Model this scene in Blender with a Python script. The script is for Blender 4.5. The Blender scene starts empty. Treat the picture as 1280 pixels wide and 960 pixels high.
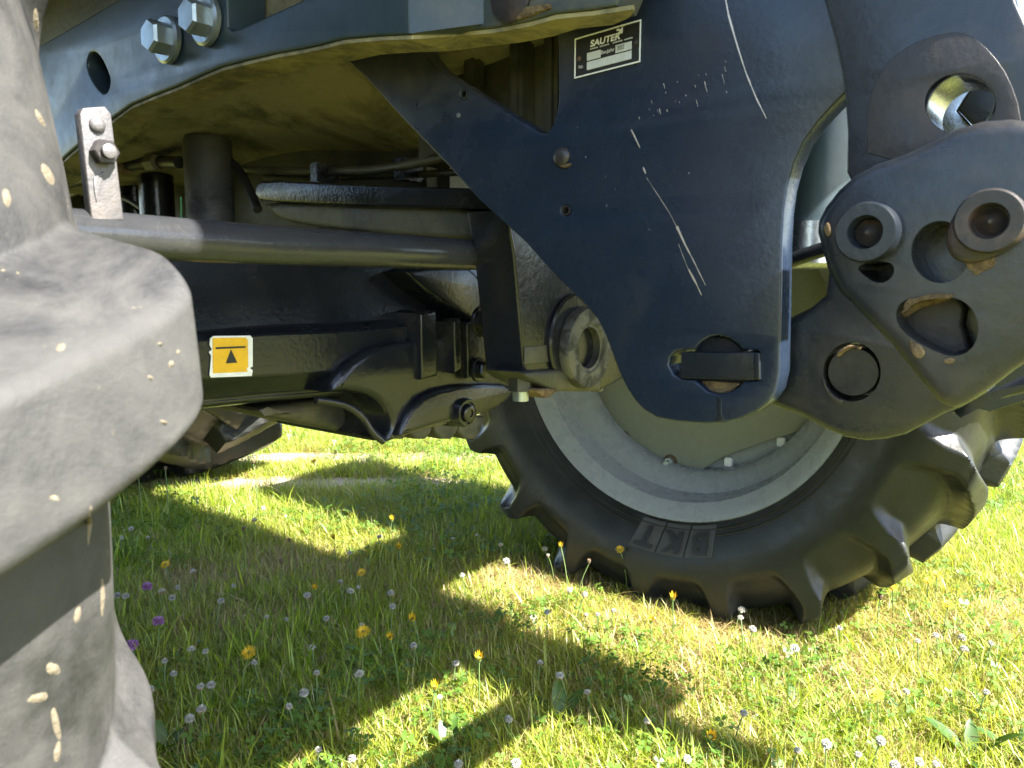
import bpy, bmesh, math, random
import numpy as np
from mathutils import Vector, Matrix, Euler
R_ = math.radians
random.seed(7); rng = np.random.default_rng(11)
S = bpy.context.scene
COL = S.collection

# ------------------------------------------------------------------ camera
YAW, PITCH, F, CX, CY = 38.0, 7.41, 961.0, 640.0, 480.0
cam_d = bpy.data.cameras.new('camera'); cam = bpy.data.objects.new('camera', cam_d); COL.objects.link(cam)
cam.location = (0, 0, 0); cam.rotation_euler = (R_(90 - PITCH), 0, R_(YAW))
cam_d.sensor_width = 36; cam_d.lens = 36 * F / 1280
cam_d.clip_start = 0.02; cam_d.clip_end = 3000
cam_d.dof.use_dof = True; cam_d.dof.focus_distance = 1.0; cam_d.dof.aperture_fstop = 20
S.camera = cam
# ------------------------------------------------------------------ light
SUN_AZ, SUN_EL = 3.0, 48.0       # degrees from +X towards +Y, elevation
w = bpy.data.worlds.new('World'); S.world = w; w.use_nodes = True
nt = w.node_tree; bg = nt.nodes['Background']
sky = nt.nodes.new('ShaderNodeTexSky'); sky.sky_type = 'NISHITA'; sky.sun_disc = False
sky.sun_elevation = R_(SUN_EL); sky.sun_rotation = R_(90 - SUN_AZ)
nt.links.new(sky.outputs[0], bg.inputs[0]); bg.inputs[1].default_value = 0.10
sd = bpy.data.lights.new('sun', 'SUN'); so = bpy.data.objects.new('sun', sd); COL.objects.link(so)
sd.energy = 5.0; sd.angle = R_(0.53); sd.color = (1, .95, .86)
sv = Vector((math.cos(R_(SUN_EL)) * math.cos(R_(SUN_AZ)), math.cos(R_(SUN_EL)) * math.sin(R_(SUN_AZ)), math.sin(R_(SUN_EL))))
so.rotation_euler = sv.to_track_quat('Z', 'Y').to_euler(); so.location = sv * 20
S.view_settings.view_transform = 'Standard'; S.view_settings.look = 'None'
S.view_settings.exposure = 2.7; S.view_settings.gamma = 1
G = -0.688                          # ground height; the camera sits at the origin

# ------------------------------------------------------------------ helpers
_y, _p = R_(YAW), R_(PITCH)
FW = Vector((-math.sin(_y) * math.cos(_p), math.cos(_y) * math.cos(_p), -math.sin(_p)))
RT = Vector((math.cos(_y), math.sin(_y), 0)); UP = RT.cross(FW)
def ray(px, py): return FW + RT * ((px - CX) / F) - UP * ((py - CY) / F)
def on(ax, val, px, py):           # the point of the plane axis=val that lies along a sight line
    d = ray(px, py); return d * (val / d[ax])

def new_mat(name):
    m = bpy.data.materials.new(name); m.use_nodes = True
    n = m.node_tree.nodes; return m, n, m.node_tree.links, n['Principled BSDF']
def noise(n, l, scale, detail=6, rough=.6, vec=None, dist=0):
    t = n.new('ShaderNodeTexNoise'); t.inputs['Scale'].default_value = scale
    t.inputs['Detail'].default_value = detail; t.inputs['Roughness'].default_value = rough
    t.inputs['Distortion'].default_value = dist
    if vec is not None: l.new(vec, t.inputs['Vector'])
    return t.outputs['Fac']
def ramp(n, l, fac, lo, hi, a=0., b=1.):
    r = n.new('ShaderNodeMapRange'); r.inputs[1].default_value = lo; r.inputs[2].default_value = hi
    r.inputs[3].default_value = a; r.inputs[4].default_value = b; l.new(fac, r.inputs[0]); return r.outputs[0]
def mix(n, l, fac, a, b):
    x = n.new('ShaderNodeMix'); x.data_type = 'RGBA'
    if isinstance(fac, float): x.inputs[0].default_value = fac
    else: l.new(fac, x.inputs[0])
    for i, v in ((6, a), (7, b)):
        if isinstance(v, tuple): x.inputs[i].default_value = (*v, 1)
        else: l.new(v, x.inputs[i])
    return x.outputs[2]
def math_(n, l, op, a, b):
    x = n.new('ShaderNodeMath'); x.operation = op
    for i, v in enumerate((a, b)):
        if isinstance(v, (int, float)): x.inputs[i].default_value = v
        else: l.new(v, x.inputs[i])
    return x.outputs[0]
def surface(name, base, rough=.4, dust=(.16, .13, .09), dust_lo=.55, dust_hi=.8, dust_amt=.6, dscale=9, metal=0., bump=.12, bscale=160,
            rust=None, rust_lo=.66, rust_hi=.72, rscale=14, spec=.5, zdust=None):
    m, n, l, b = new_mat(name)
    tc = n.new('ShaderNodeTexCoord').outputs['Object']
    f = ramp(n, l, noise(n, l, dscale, 9, .68, tc, .4), dust_lo, dust_hi, 0, dust_amt)
    if zdust:                      # mud thrown up against the top of the part: (z from, z to, x from, x to)
        sp = n.new('ShaderNodeSeparateXYZ'); l.new(tc, sp.inputs[0])
        zz = math_(n, l, 'MULTIPLY', ramp(n, l, sp.outputs[2], zdust[0], zdust[1]), ramp(n, l, sp.outputs[0], zdust[3], zdust[2]))
        zz = math_(n, l, 'MULTIPLY', zz, ramp(n, l, noise(n, l, 38, 8, .72, tc), .28, .72, 0, .85))
        f = math_(n, l, 'MAXIMUM', f, zz)
    c = mix(n, l, f, base, dust)
    fine = noise(n, l, 70, 6, .7, tc)
    c = mix(n, l, ramp(n, l, fine, .3, .75, 0, .35), c, tuple(x * .45 for x in base))
    rgh = ramp(n, l, noise(n, l, 24, 8, .7, tc), .3, .7, max(.03, rough - .09), rough + .12)
    rgh = math_(n, l, 'ADD', rgh, math_(n, l, 'MULTIPLY', f, .45))
    if rust:
        rf = ramp(n, l, noise(n, l, rscale, 10, .75, tc), rust_lo, rust_hi)
        c = mix(n, l, rf, c, rust); rgh = math_(n, l, 'MAXIMUM', rgh, math_(n, l, 'MULTIPLY', rf, .85))
        inv = math_(n, l, 'SUBTRACT', 1., rf); l.new(math_(n, l, 'MULTIPLY', inv, metal), b.inputs['Metallic'])
    else: b.inputs['Metallic'].default_value = metal
    l.new(c, b.inputs['Base Color']); l.new(rgh, b.inputs['Roughness'])
    b.inputs['Specular IOR Level'].default_value = spec
    bp = n.new('ShaderNodeBump'); bp.inputs['Strength'].default_value = bump; bp.inputs['Distance'].default_value = .002
    l.new(math_(n, l, 'ADD', noise(n, l, bscale, 5, .6, tc), math_(n, l, 'MULTIPLY', f, .8)), bp.inputs['Height'])
    l.new(bp.outputs[0], b.inputs['Normal'])
    return m
def plain(name, col, rough=.5, metal=0.):
    m, n, l, b = new_mat(name); tc = n.new('ShaderNodeTexCoord').outputs['Object']
    l.new(mix(n, l, ramp(n, l, noise(n, l, 120, 5, .7, tc), .35, .7, 0, .4), col, tuple(x * .6 for x in col)), b.inputs['Base Color'])
    b.inputs['Roughness'].default_value = rough; b.inputs['Metallic'].default_value = metal
    return m
MUD = (.30, .22, .10)
M = dict(
    plate=surface('navy_black_paint', (.014, .023, .043), .25, (.10, .09, .075), .60, .95, .45, 6, bump=.08, bscale=240, zdust=(.135, .19, -.37, -.27)),
    rail=surface('blue_grey_paint', (.034, .055, .068), .36, MUD, .70, .95, .5, 7, bump=.10, zdust=(.17, .235, -.36, -.47)),
    black=surface('gloss_black_paint', (.010, .012, .015), .19, (.13, .11, .06), .52, .9, .45, 8, bump=.22, bscale=190),
    casting=surface('dusty_black_casting', (.026, .027, .023), .42, (.22, .20, .11), .42, .75, .7, 7, bump=.35, bscale=130),
    arm=surface('worn_black_paint', (.013, .017, .023), .27, (.13, .10, .07), .5, .85, .5, 9, bump=.12, rust=(.16, .08, .035), rust_lo=.70, rust_hi=.76),
    wornsteel=surface('brown_worn_steel', (.038, .034, .033), .45, (.14, .10, .065), .5, .9, .5, 20, metal=.3, bump=.2, rust=(.13, .07, .04), rust_lo=.55, rust_hi=.75),
    steel=surface('bright_steel', (.55, .57, .60), .25, (.3, .2, .12), .6, .8, .5, 20, metal=1., bump=.1),
    zinc=surface('zinc_bolt', (.42, .47, .47), .34, (.35, .25, .12), .55, .8, .6, 30, metal=.8, bump=.15, rust=(.22, .11, .04), rust_lo=.66, rust_hi=.74, rscale=40),
    rustbolt=surface('rusty_bolt', (.09, .055, .035), .55, (.25, .16, .08), .45, .8, .7, 40, metal=.2, bump=.3),
    mud=surface('dry_mud', (.10, .062, .03), .85, (.30, .215, .105), .40, .62, .9, 75, bump=1., bscale=260),
    filter=surface('dusty_filter', (.075, .074, .068), .5, (.02, .022, .03), .45, .6, .8, 12, bump=.2),
    sump=surface('dusty_bounce_sump', (.34, .30, .175), .36, (.06, .055, .035), .46, .62, .9, 10, bump=.25, bscale=110),  # worn dusty tan, base lightened to hold light bounced off the grass
    fleck=surface('pale_mud', (.15, .125, .085), .85, (.16, .13, .09), .4, .7, .7, 60, bump=.8, bscale=300),
    lip=surface('bounce_yellow_lip', (.34, .29, .13), .55, (.09, .085, .06), .42, .62, .9, 26, bump=.3),  # dust tone yellowed to paint in grass light from below
    greysteel=surface('grey_bracket', (.12, .115, .12), .45, (.25, .2, .16), .5, .8, .5, 30, metal=.35, bump=.3, bscale=300),
    rod=surface('dark_grey_rod', (.030, .031, .034), .17, (.16, .14, .10), .62, .85, .35, 22, bump=.2),
    ring=surface('worn_cast_ring', (.115, .115, .105), .34, (.022, .022, .018), .44, .58, .9, 42, metal=.3, bump=.35),
    rim=surface('grey_green_rim', (.27, .29, .295), .27, (.20, .18, .13), .58, .9, .35, 10, bump=.1),
    disc=surface('grey_green_disc', (.185, .20, .165), .42, (.24, .21, .14), .5, .85, .5, 8, bump=.12),
    rubber=surface('black_rubber', (.013, .0145, .013), .40, (.055, .053, .043), .5, .9, .40, 11, bump=.25, bscale=120),
    panel=surface('panel_rubber', (.050, .052, .048), .6, (.09, .08, .06), .45, .85, .5, 20, bump=.3),
    sunrubber=surface('dusty_rubber', (.013, .0135, .015), .48, (.056, .054, .051), .34, .66, .97, 22, bump=.22, bscale=520, rust=(.30, .24, .13), rust_lo=.655, rust_hi=.68, rscale=75),
    hose=plain('hose_rubber', (.025, .025, .024), .5), greencable=plain('green_cable', (.05, .35, .10), .5),
    white=plain('white_print', (.75, .76, .75), .45), yellow=plain('yellow_print', (.74, .42, .012), .45), ink=plain('black_print', (.015, .015, .014), .5),
    boxwhite=plain('sign_field', (.55, .57, .58), .4), scratch=plain('bare_scratch', (.75, .66, .58), .35, .6),
    plastic=plain('black_plastic', (.02, .02, .021), .45), greyplastic=plain('grey_plastic', (.12, .12, .12), .5),
)

def world_of(o):
    m = Matrix.LocRotScale(o.location, o.rotation_euler, o.scale)
    return world_of(o.parent) @ o.matrix_parent_inverse @ m if o.parent else m
def link(o, parent=None):
    COL.objects.link(o)
    if parent is not None:
        o.parent = parent; o.matrix_parent_inverse = world_of(parent).inverted()
    return o
def tag(o, label=None, cat=None, group=None, kind=None):
    for k, v in (('label', label), ('category', cat), ('group', group), ('kind', kind)):
        if v: o[k] = v
    return o
def empty(name, loc, label, cat, group=None):
    o = bpy.data.objects.new(name, None); COL.objects.link(o); o.location = loc; o.empty_display_size = .1
    return tag(o, label, cat, group)
def obj(name, verts, faces, mat, parent=None, smooth=False):
    me = bpy.data.meshes.new(name); me.from_pydata([tuple(v) for v in verts], [], faces); me.materials.append(mat)
    bm = bmesh.new(); bm.from_mesh(me); bmesh.ops.recalc_face_normals(bm, faces=bm.faces); bm.to_mesh(me); bm.free()
    if smooth: me.polygons.foreach_set('use_smooth', [True] * len(me.polygons)); me.set_sharp_from_angle(angle=R_(38))
    me.update(); return link(bpy.data.objects.new(name, me), parent)
def chaikin(p, n=1):
    for _ in range(n):
        q = []
        for i in range(len(p)):
            a, b = Vector(p[i]), Vector(p[(i + 1) % len(p)]); q += [a * .75 + b * .25, a * .25 + b * .75]
        p = q
    return p
def curve_mesh(loops, half, bevel, bres=2):
    cu = bpy.data.curves.new('tmp', 'CURVE'); cu.dimensions = '2D'; cu.fill_mode = 'BOTH'
    for lp in loops:
        s = cu.splines.new('POLY'); s.points.add(len(lp) - 1); s.use_cyclic_u = True
        for k, v in enumerate(lp): s.points[k].co = (v[0], v[1], 0, 1)
    cu.extrude = max(half - bevel, 1e-5); cu.bevel_depth = bevel; cu.bevel_resolution = bres; cu.offset = -bevel
    o = bpy.data.objects.new('tmp', cu); COL.objects.link(o)
    me = bpy.data.meshes.new_from_object(o.evaluated_get(bpy.context.evaluated_depsgraph_get()))
    bpy.data.objects.remove(o); bpy.data.curves.remove(cu); return me
def plate(name, ax, val, pts, thick, mat, parent, holes=(), bevel=.002, smooth=0, hsmooth=0, bres=2):
    """a slab whose near face lies in the plane axis=val, the outline given along sight lines, the thickness going away (+Y) or back (-X)."""
    u, v = {0: (1, 2), 1: (0, 2), 2: (0, 1)}[ax]
    if name == 'mud_patch':        # ragged edge
        q = chaikin([Vector(p) for p in pts], 1); m_ = sum(q, Vector((0, 0))) / len(q); pts = [m_ + (p - m_) * random.uniform(.78, 1.12) for p in q]; smooth = 1
    def flat(ps):
        q = [on(ax, val, *p) for p in ps]; return [(a[u], a[v]) for a in q]
    loops = [chaikin(flat(pts), smooth) if smooth else flat(pts)]
    for h in holes: loops.append(chaikin(flat(h), hsmooth) if hsmooth else flat(h))
    return slab(name, ax, val, loops, thick, mat, parent, bevel, bres)
def slab(name, ax, val, loops, thick, mat, parent, bevel=.002, bres=2):
    me = curve_mesh(loops, abs(thick) / 2, bevel, bres); c = val + thick / 2
    for vt in me.vertices:
        a, b, d = vt.co
        vt.co = {0: (c + d, a, b), 1: (a, c - d, b), 2: (a, b, c + d)}[ax]
    bm = bmesh.new(); bm.from_mesh(me); bmesh.ops.remove_doubles(bm, verts=bm.verts, dist=1e-5)
    bmesh.ops.recalc_face_normals(bm, faces=bm.faces); bm.to_mesh(me); bm.free()
    me.polygons.foreach_set('use_smooth', [True] * len(me.polygons)); me.set_sharp_from_angle(angle=R_(32))
    me.materials.clear(); me.materials.append(mat); me.name = name
    return link(bpy.data.objects.new(name, me), parent)
def cut(o, ax, val, loops, depth):
    for lp in loops:
        u, v = {0: (1, 2), 1: (0, 2), 2: (0, 1)}[ax]; q = [on(ax, val, *p) for p in lp]
        k = slab('cutter', ax, val - .03, [[(a[u], a[v]) for a in q]], depth + .06, o.data.materials[0], None, .0001, 0)
        m = o.modifiers.new('cut', 'BOOLEAN'); m.operation = 'DIFFERENCE'; m.object = k; m.solver = 'EXACT'
        me = bpy.data.meshes.new_from_object(o.evaluated_get(bpy.context.evaluated_depsgraph_get())); o.modifiers.clear(); o.data = me
        me.polygons.foreach_set('use_smooth', [True] * len(me.polygons)); me.set_sharp_from_angle(angle=R_(32)); bpy.data.objects.remove(k)
def circ(cx, cy, rx, ry=None, n=28, a0=0): ry = ry or rx; return [(cx + rx * math.cos(a0 + i * 2 * math.pi / n), cy + ry * math.sin(a0 + i * 2 * math.pi / n)) for i in range(n)]
def frame_of(axis):
    a = Vector(axis).normalized(); t = Vector((0, 0, 1)) if abs(a.z) < .9 else Vector((1, 0, 0))
    u = a.cross(t).normalized(); return a, u, a.cross(u)
def lathe(name, center, axis, prof, mat, parent, n=32, closed=False, smooth=True, a0=0):
    """prof: list of (distance along axis, radius)"""
    a, u, v = frame_of(axis); c = Vector(center); V, Fc = [], []
    for d, r in prof:
        for i in range(n):
            t = a0 + i * 2 * math.pi / n; V.append(c + a * d + u * (r * math.cos(t)) + v * (r * math.sin(t)))
    k = len(prof)
    for j in range(k if closed else k - 1):
        for i in range(n):
            A, B = j * n, ((j + 1) % k) * n; Fc.append((A + i, A + (i + 1) % n, B + (i + 1) % n, B + i))
    if not closed:
        Fc.append(tuple(range(n))); Fc.append(tuple((k - 1) * n + i for i in range(n)))
    return obj(name, V, Fc, mat, parent, smooth)
def hexbolt(name, c, axis, r, h, mat, parent, washer=True, stud=0., wmat=None):
    o = lathe(name, c, axis, [(0, r * .97), (h * .8, r), (h, r * .86)], mat, parent, 6, smooth=False, a0=.3)
    if washer: lathe('washer', c, axis, [(-h * .3, r * 1.42), (-.0005, r * 1.42), (.0008, r * 1.36)], wmat or mat, parent, 28)
    if stud: lathe('stud', Vector(c) + Vector(axis).normalized() * h, axis, [(0, r * .5), (stud, r * .5), (stud * 1.1, r * .42)], mat, parent, 16)
    return o
def tube(name, pts, rad, mat, parent, n=14, sub=6, cap=True):
    P = [Vector(p) for p in pts]; Q = []
    for i in range(len(P) - 1):
        p0, p1, p2, p3 = P[max(i - 1, 0)], P[i], P[i + 1], P[min(i + 2, len(P) - 1)]
        for k in range(sub):
            t = k / sub
            Q.append(.5 * (2 * p1 + (p2 - p0) * t + (2 * p0 - 5 * p1 + 4 * p2 - p3) * t * t + (3 * p1 - p0 - 3 * p2 + p3) * t ** 3))
    Q.append(P[-1]); V, Fc = [], []; rr = rad if callable(rad) else (lambda t: rad)
    a0 = (Q[1] - Q[0]).normalized(); _, u, _v = frame_of(a0)
    for j, q in enumerate(Q):
        a = (Q[min(j + 1, len(Q) - 1)] - Q[max(j - 1, 0)]).normalized(); u = (u - a * u.dot(a)).normalized(); v = a.cross(u)
        r = rr(j / (len(Q) - 1))
        for i in range(n): t = i * 2 * math.pi / n; V.append(q + u * (r * math.cos(t)) + v * (r * math.sin(t)))
    for j in range(len(Q) - 1):
        for i in range(n): Fc.append((j * n + i, j * n + (i + 1) % n, (j + 1) * n + (i + 1) % n, (j + 1) * n + i))
    if cap: Fc.append(tuple(range(n))); Fc.append(tuple((len(Q) - 1) * n + i for i in range(n)))
    return obj(name, V, Fc, mat, parent, True)
def box(name, lo, hi, mat, parent, bevel=.004):
    bm = bmesh.new(); bmesh.ops.create_cube(bm, size=1)
    for v in bm.verts: v.co = Vector([lo[i] if v.co[i] < 0 else hi[i] for i in range(3)])
    if bevel: bmesh.ops.bevel(bm, geom=bm.edges[:], offset=bevel, segments=2, affect='EDGES', clamp_overlap=True)
    me = bpy.data.meshes.new(name); bm.to_mesh(me); bm.free(); me.materials.append(mat)
    return link(bpy.data.objects.new(name, me), parent)
def loft(name, rows, mat, parent, closed=True, smooth=True, sub=0):
    """rows of points (all the same length) skinned into a solid; closed joins the last point of each row to its first."""
    n = len(rows[0]); V = [p for r in rows for p in r]; Fc = []
    for j in range(len(rows) - 1):
        for i in range(n if closed else n - 1):
            k = (i + 1) % n; Fc.append((j * n + i, j * n + k, (j + 1) * n + k, (j + 1) * n + i))
    if closed: Fc.append(tuple(range(n))); Fc.append(tuple((len(rows) - 1) * n + i for i in range(n)))
    o = obj(name, V, Fc, mat, parent, smooth)
    return o
def text_mesh(name, body, size, place, mat, parent, extrude=0., bold=0., align='CENTER', shear=0., sx=1., fine=False):
    cu = bpy.data.curves.new('tmp', 'FONT'); cu.body = body; cu.size = size; cu.align_x = align; cu.align_y = 'CENTER'
    cu.extrude = extrude; cu.offset = bold; cu.shear = shear
    o = bpy.data.objects.new('tmp', cu); COL.objects.link(o)
    me = bpy.data.meshes.new_from_object(o.evaluated_get(bpy.context.evaluated_depsgraph_get()))
    bpy.data.objects.remove(o); bpy.data.curves.remove(cu)
    if fine:
        bm = bmesh.new(); bm.from_mesh(me); bmesh.ops.triangulate(bm, faces=bm.faces)
        for _ in range(2): bmesh.ops.subdivide_edges(bm, edges=[e for e in bm.edges if e.calc_length() > .006], cuts=2, use_grid_fill=True); bmesh.ops.triangulate(bm, faces=bm.faces)
        bm.to_mesh(me); bm.free()
    for v in me.vertices: v.co = place(v.co.x * sx, v.co.y, v.co.z)
    me.materials.clear(); me.materials.append(mat); me.name = name
    return link(bpy.data.objects.new(name, me), parent)

# ------------------------------------------------------------------ tyres
def smooth01(t): t = np.clip(t, 0, 1); return t * t * (3 - 2 * t)
def tyre_profiles(rb, ro, hw, h0, flare=1.075):
    """(y, r) control points from the inner bead to the outer bead: the bare carcass, and the hull of the lug tops"""
    sh = ro - rb
    low = [(.80 * hw, rb - .004), (.86 * hw, rb + .03 * sh), (.96 * hw, rb + .17 * sh), (1.05 * hw, rb + .36 * sh), (1.08 * hw, rb + .53 * sh)]
    car = low + [(1.035 * hw, rb + .64 * sh), (.985 * hw, rb + .75 * sh), (.92 * hw, ro - .16 * sh), (.82 * hw, ro - .10 * sh), (.66 * hw, ro - .06 * sh), (.48 * hw, ro - .03 * sh), (.24 * hw, ro - .008 * sh), (0, ro)]
    q = ro + h0
    hul = low + [(1.085 * hw, rb + .69 * sh), (flare * hw, rb + .86 * sh), ((flare - .008) * hw, q - .046), ((flare - .035) * hw, q - .032), (.80 * hw, q - .020), (.52 * hw, q - .009), (.25 * hw, q - .002), (0, q)]
    full = lambda h: [(-y, r) for y, r in h] + [(y, r) for y, r in h[-2::-1]]
    return full(car), full(hul)
def spline(prof, T):
    P = np.array(prof, float); Q = []
    for x in T:
        i = min(int(x), len(P) - 2); f = x - i; p0, p1, p2, p3 = P[max(i - 1, 0)], P[i], P[i + 1], P[min(i + 2, len(P) - 1)]
        Q.append(.5 * (2 * p1 + (p2 - p0) * f + (2 * p0 - 5 * p1 + 4 * p2 - p3) * f * f + (3 * p1 - p0 - 3 * p2 + p3) * f ** 3))
    return np.array(Q)
def tyre(name, c, rb, ro, hw, nlug, h0, mat, parent, thetas, ns=110, phase=0., k=.62, lw=(.021, .022, .018), wall=.020, crisp=1., flare=1.075):
    car, hul = tyre_profiles(rb, ro, hw, h0, flare); T = np.linspace(0, len(car) - 1, ns)
    P, Q = spline(car, T), spline(hul, T)
    L = np.r_[0, np.cumsum(np.hypot(*np.diff(P, axis=0).T))]; a = L - np.interp((len(car) - 1) / 2, T, L)
    th = np.array(thetas); TH, A = np.meshgrid(th, a, indexing='ij'); aa = np.abs(A)
    pitch = 2 * math.pi / nlug; M_ = np.zeros_like(A)
    for sgn, off in ((-1, phase), (1, phase + pitch / 2)):
        cen = off - k * (hw - np.minimum(aa, hw)) / ro                 # phase is where the lugs meet the sidewall
        d = np.abs((TH - cen + pitch / 2) % pitch - pitch / 2) * ro * math.cos(math.atan(k))
        hwid = np.interp(aa / hw, [0, .5, .9, 1.1, 1.25, 1.36, 1.44], [lw[0], lw[1], lw[2], lw[2] * 1.15, lw[2] * 1.9, lw[2] * 3.2, .12])
        M_ = np.maximum(M_, (crisp * (1 - np.clip((d - hwid) / wall, 0, 1)) ** 1.55 + (1 - crisp) * (1 - smooth01((d - hwid + .006) / (wall + .006)))) * smooth01((A * sgn + .025) / .014))
    M_ = M_ * .985
    Y = P[None, :, 0] + M_ * (Q - P)[None, :, 0]; Rr = P[None, :, 1] + M_ * (Q - P)[None, :, 1]
    n, m_ = TH.shape; X = Rr * np.cos(TH); Z = Rr * np.sin(TH)
    V = np.stack([c[0] + X, c[1] + Y, c[2] + Z], -1).reshape(-1, 3)
    V[:, 2] = np.maximum(V[:, 2], G - .004)                              # flattened where it carries the load
    idx = np.arange(n * m_).reshape(n, m_); nx = np.roll(idx, -1, 0)
    Fq = np.stack([idx[:, :-1], nx[:, :-1], nx[:, 1:], idx[:, 1:]], -1).reshape(-1, 4)
    me = bpy.data.meshes.new(name); me.vertices.add(len(V)); me.vertices.foreach_set('co', V.ravel())
    me.loops.add(Fq.size); me.loops.foreach_set('vertex_index', Fq.ravel().astype(np.int32))
    me.polygons.add(len(Fq)); me.polygons.foreach_set('loop_start', np.arange(0, Fq.size, 4, dtype=np.int32))
    me.update(calc_edges=True); me.validate()
    me.polygons.foreach_set('use_smooth', [True] * len(me.polygons)); me.set_sharp_from_angle(angle=R_(50)); me.materials.append(mat)
    return link(bpy.data.objects.new(name, me), parent)
def uneven(lo, hi, fine, coarse):
    a = list(np.arange(lo, hi, fine)); b = list(np.arange(hi, lo + 2 * math.pi, coarse)); return np.array(a + b)

# ================================================================== setting: ground
def ground():
    m, n, l, b = new_mat('lawn_soil'); tc = n.new('ShaderNodeTexCoord').outputs['Object']
    c = mix(n, l, ramp(n, l, noise(n, l, 3.0, 8, .7, tc), .35, .65), (.15, .20, .025), (.25, .24, .06))
    c = mix(n, l, ramp(n, l, noise(n, l, 60, 6, .7, tc), .45, .62), c, (.13, .095, .05))
    l.new(c, b.inputs['Base Color']); b.inputs['Roughness'].default_value = .9; b.inputs['Specular IOR Level'].default_value = .1
    bp = n.new('ShaderNodeBump'); bp.inputs['Strength'].default_value = .6; bp.inputs['Distance'].default_value = .02
    l.new(noise(n, l, 45, 8, .7, tc), bp.inputs['Height']); l.new(bp.outputs[0], b.inputs['Normal'])
    o = obj('ground', [(-900, -900, G), (900, -900, G), (900, 900, G), (-900, 900, G)], [(0, 1, 2, 3)], m)
    tag(o, 'short lawn ground running under the tractor to the horizon', kind='structure')
ground()
# ---- worn sandy wheel tracks crossing the lawn behind
def track():
    m, n, l, b = new_mat('sandy_soil'); tc = n.new('ShaderNodeTexCoord').outputs['Object']
    l.new(mix(n, l, noise(n, l, 9, 8, .7, tc), (.40, .33, .24), (.24, .19, .11)), b.inputs['Base Color']); b.inputs['Roughness'].default_value = .95
    c0 = on(2, G, 310, 601); c1 = on(2, G, 640, 604); V, Fc = [], []
    d = (c1 - c0).normalized(); nn = Vector((-d.y, d.x, 0)); k = 0
    for off, wd in ((-.06, .16), (.34, .18)):
        for i in range(60):
            p = c0 + d * (-3 + i * .18) + nn * (off + .02 * math.sin(i * .7)); hw = wd * (.5 + .3 * random.random())
            V += [p - nn * hw + Vector((0, 0, .004)), p + nn * hw + Vector((0, 0, .004))]
            if i: Fc.append((k - 2, k - 1, k + 1, k))
            k += 2
    o = obj('path', V, Fc, m); tag(o, 'pale sandy wheel tracks worn across the lawn', kind='structure')
    return c0, d, nn
TR = track()

# ================================================================== tractor
tractor = empty('tractor', (-1.6, .77, G), 'large dark tractor seen from below beside its front wheel', 'tractor')
def part(parent, label):
    parent['label'] = label; return parent
# ---------------- near front wheel
NC = (-.895, -.0975, -.10)
near = bpy.data.objects.new('front_wheel', None); near.location = NC; COL.objects.link(near)
near.parent = tractor; near.matrix_parent_inverse = Matrix.Translation(tractor.location).inverted()
part(near, 'near front wheel, its grey dusty lugged tyre filling the left edge')
tyre('tyre', NC, .375, .628, .245, 17, .050, M['sunrubber'], near, uneven(R_(-26), R_(38), R_(.09), R_(2)), ns=560, phase=R_(-2.2), flare=1.015, k=.50, lw=(.023, .023, .021), wall=.019, crisp=.45)
def flecks(o, marks):
    from mathutils.bvhtree import BVHTree
    t = BVHTree.FromPolygons([v.co for v in o.data.vertices], [p.vertices for p in o.data.polygons])
    for cx, cy, rx, ry, ro_ in marks:
        V = []
        for ring in (0, .55, 1.):
            for i in range(12 if ring else 1):
                a = i * 2 * math.pi / 12; k = ring * random.uniform(.85, 1.15); x, y = rx * k * math.cos(a), ry * k * math.sin(a); c, s_ = math.cos(ro_), math.sin(ro_)
                h = t.ray_cast(Vector((0, 0, 0)), ray(cx + x * c - y * s_, cy + x * s_ + y * c).normalized())
                if h[0] is None: break
                V.append(h[0] + h[1] * (.0012 * (1 - ring) - .0002) if h[1].dot(h[0]) < 0 else h[0] - h[1] * (.0012 * (1 - ring) - .0002))
        if len(V) != 25: continue
        Fc = [(0, 1 + i, 1 + (i + 1) % 12) for i in range(12)] + [(1 + i, 13 + i, 13 + (i + 1) % 12, 1 + (i + 1) % 12) for i in range(12)]
        obj('mud_fleck', V, Fc, M['fleck'], near, True)
flecks(bpy.data.objects['tyre'], [(50, 148, 4, 15, -.5), (60, 218, 7, 18, -.45), (8, 246, 6, 14, -.2), (45, 25, 4, 18, -.1), (58, 100, 3.5, 26, -.1), (66, 165, 4, 22, -.12), (97, 768, 5, 13, .2), (128, 745, 3, 30, 0), (66, 836, 11, 9, .4), (48, 872, 16, 7, -.3),
       (70, 905, 6, 26, -.2), (72, 940, 5, 16, .15), (112, 655, 2.5, 34, .06), (76, 434, 8, 5, -.5), (200, 430, 4, 2.5, .4), (214, 455, 4, 5, .3), (188, 472, 5, 2.5, .6), (222, 440, 2, 4, .4), (205, 528, 6, 3, .5)])
lathe('rim', NC, (0, 1, 0), [(-.2, .385), (-.19, .36), (-.1, .33), (.02, .30), (.1, .33), (.19, .36), (.2, .385), (.19, .36), (.08, .28), (-.08, .28)], M['rim'], near, 48)
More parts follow.
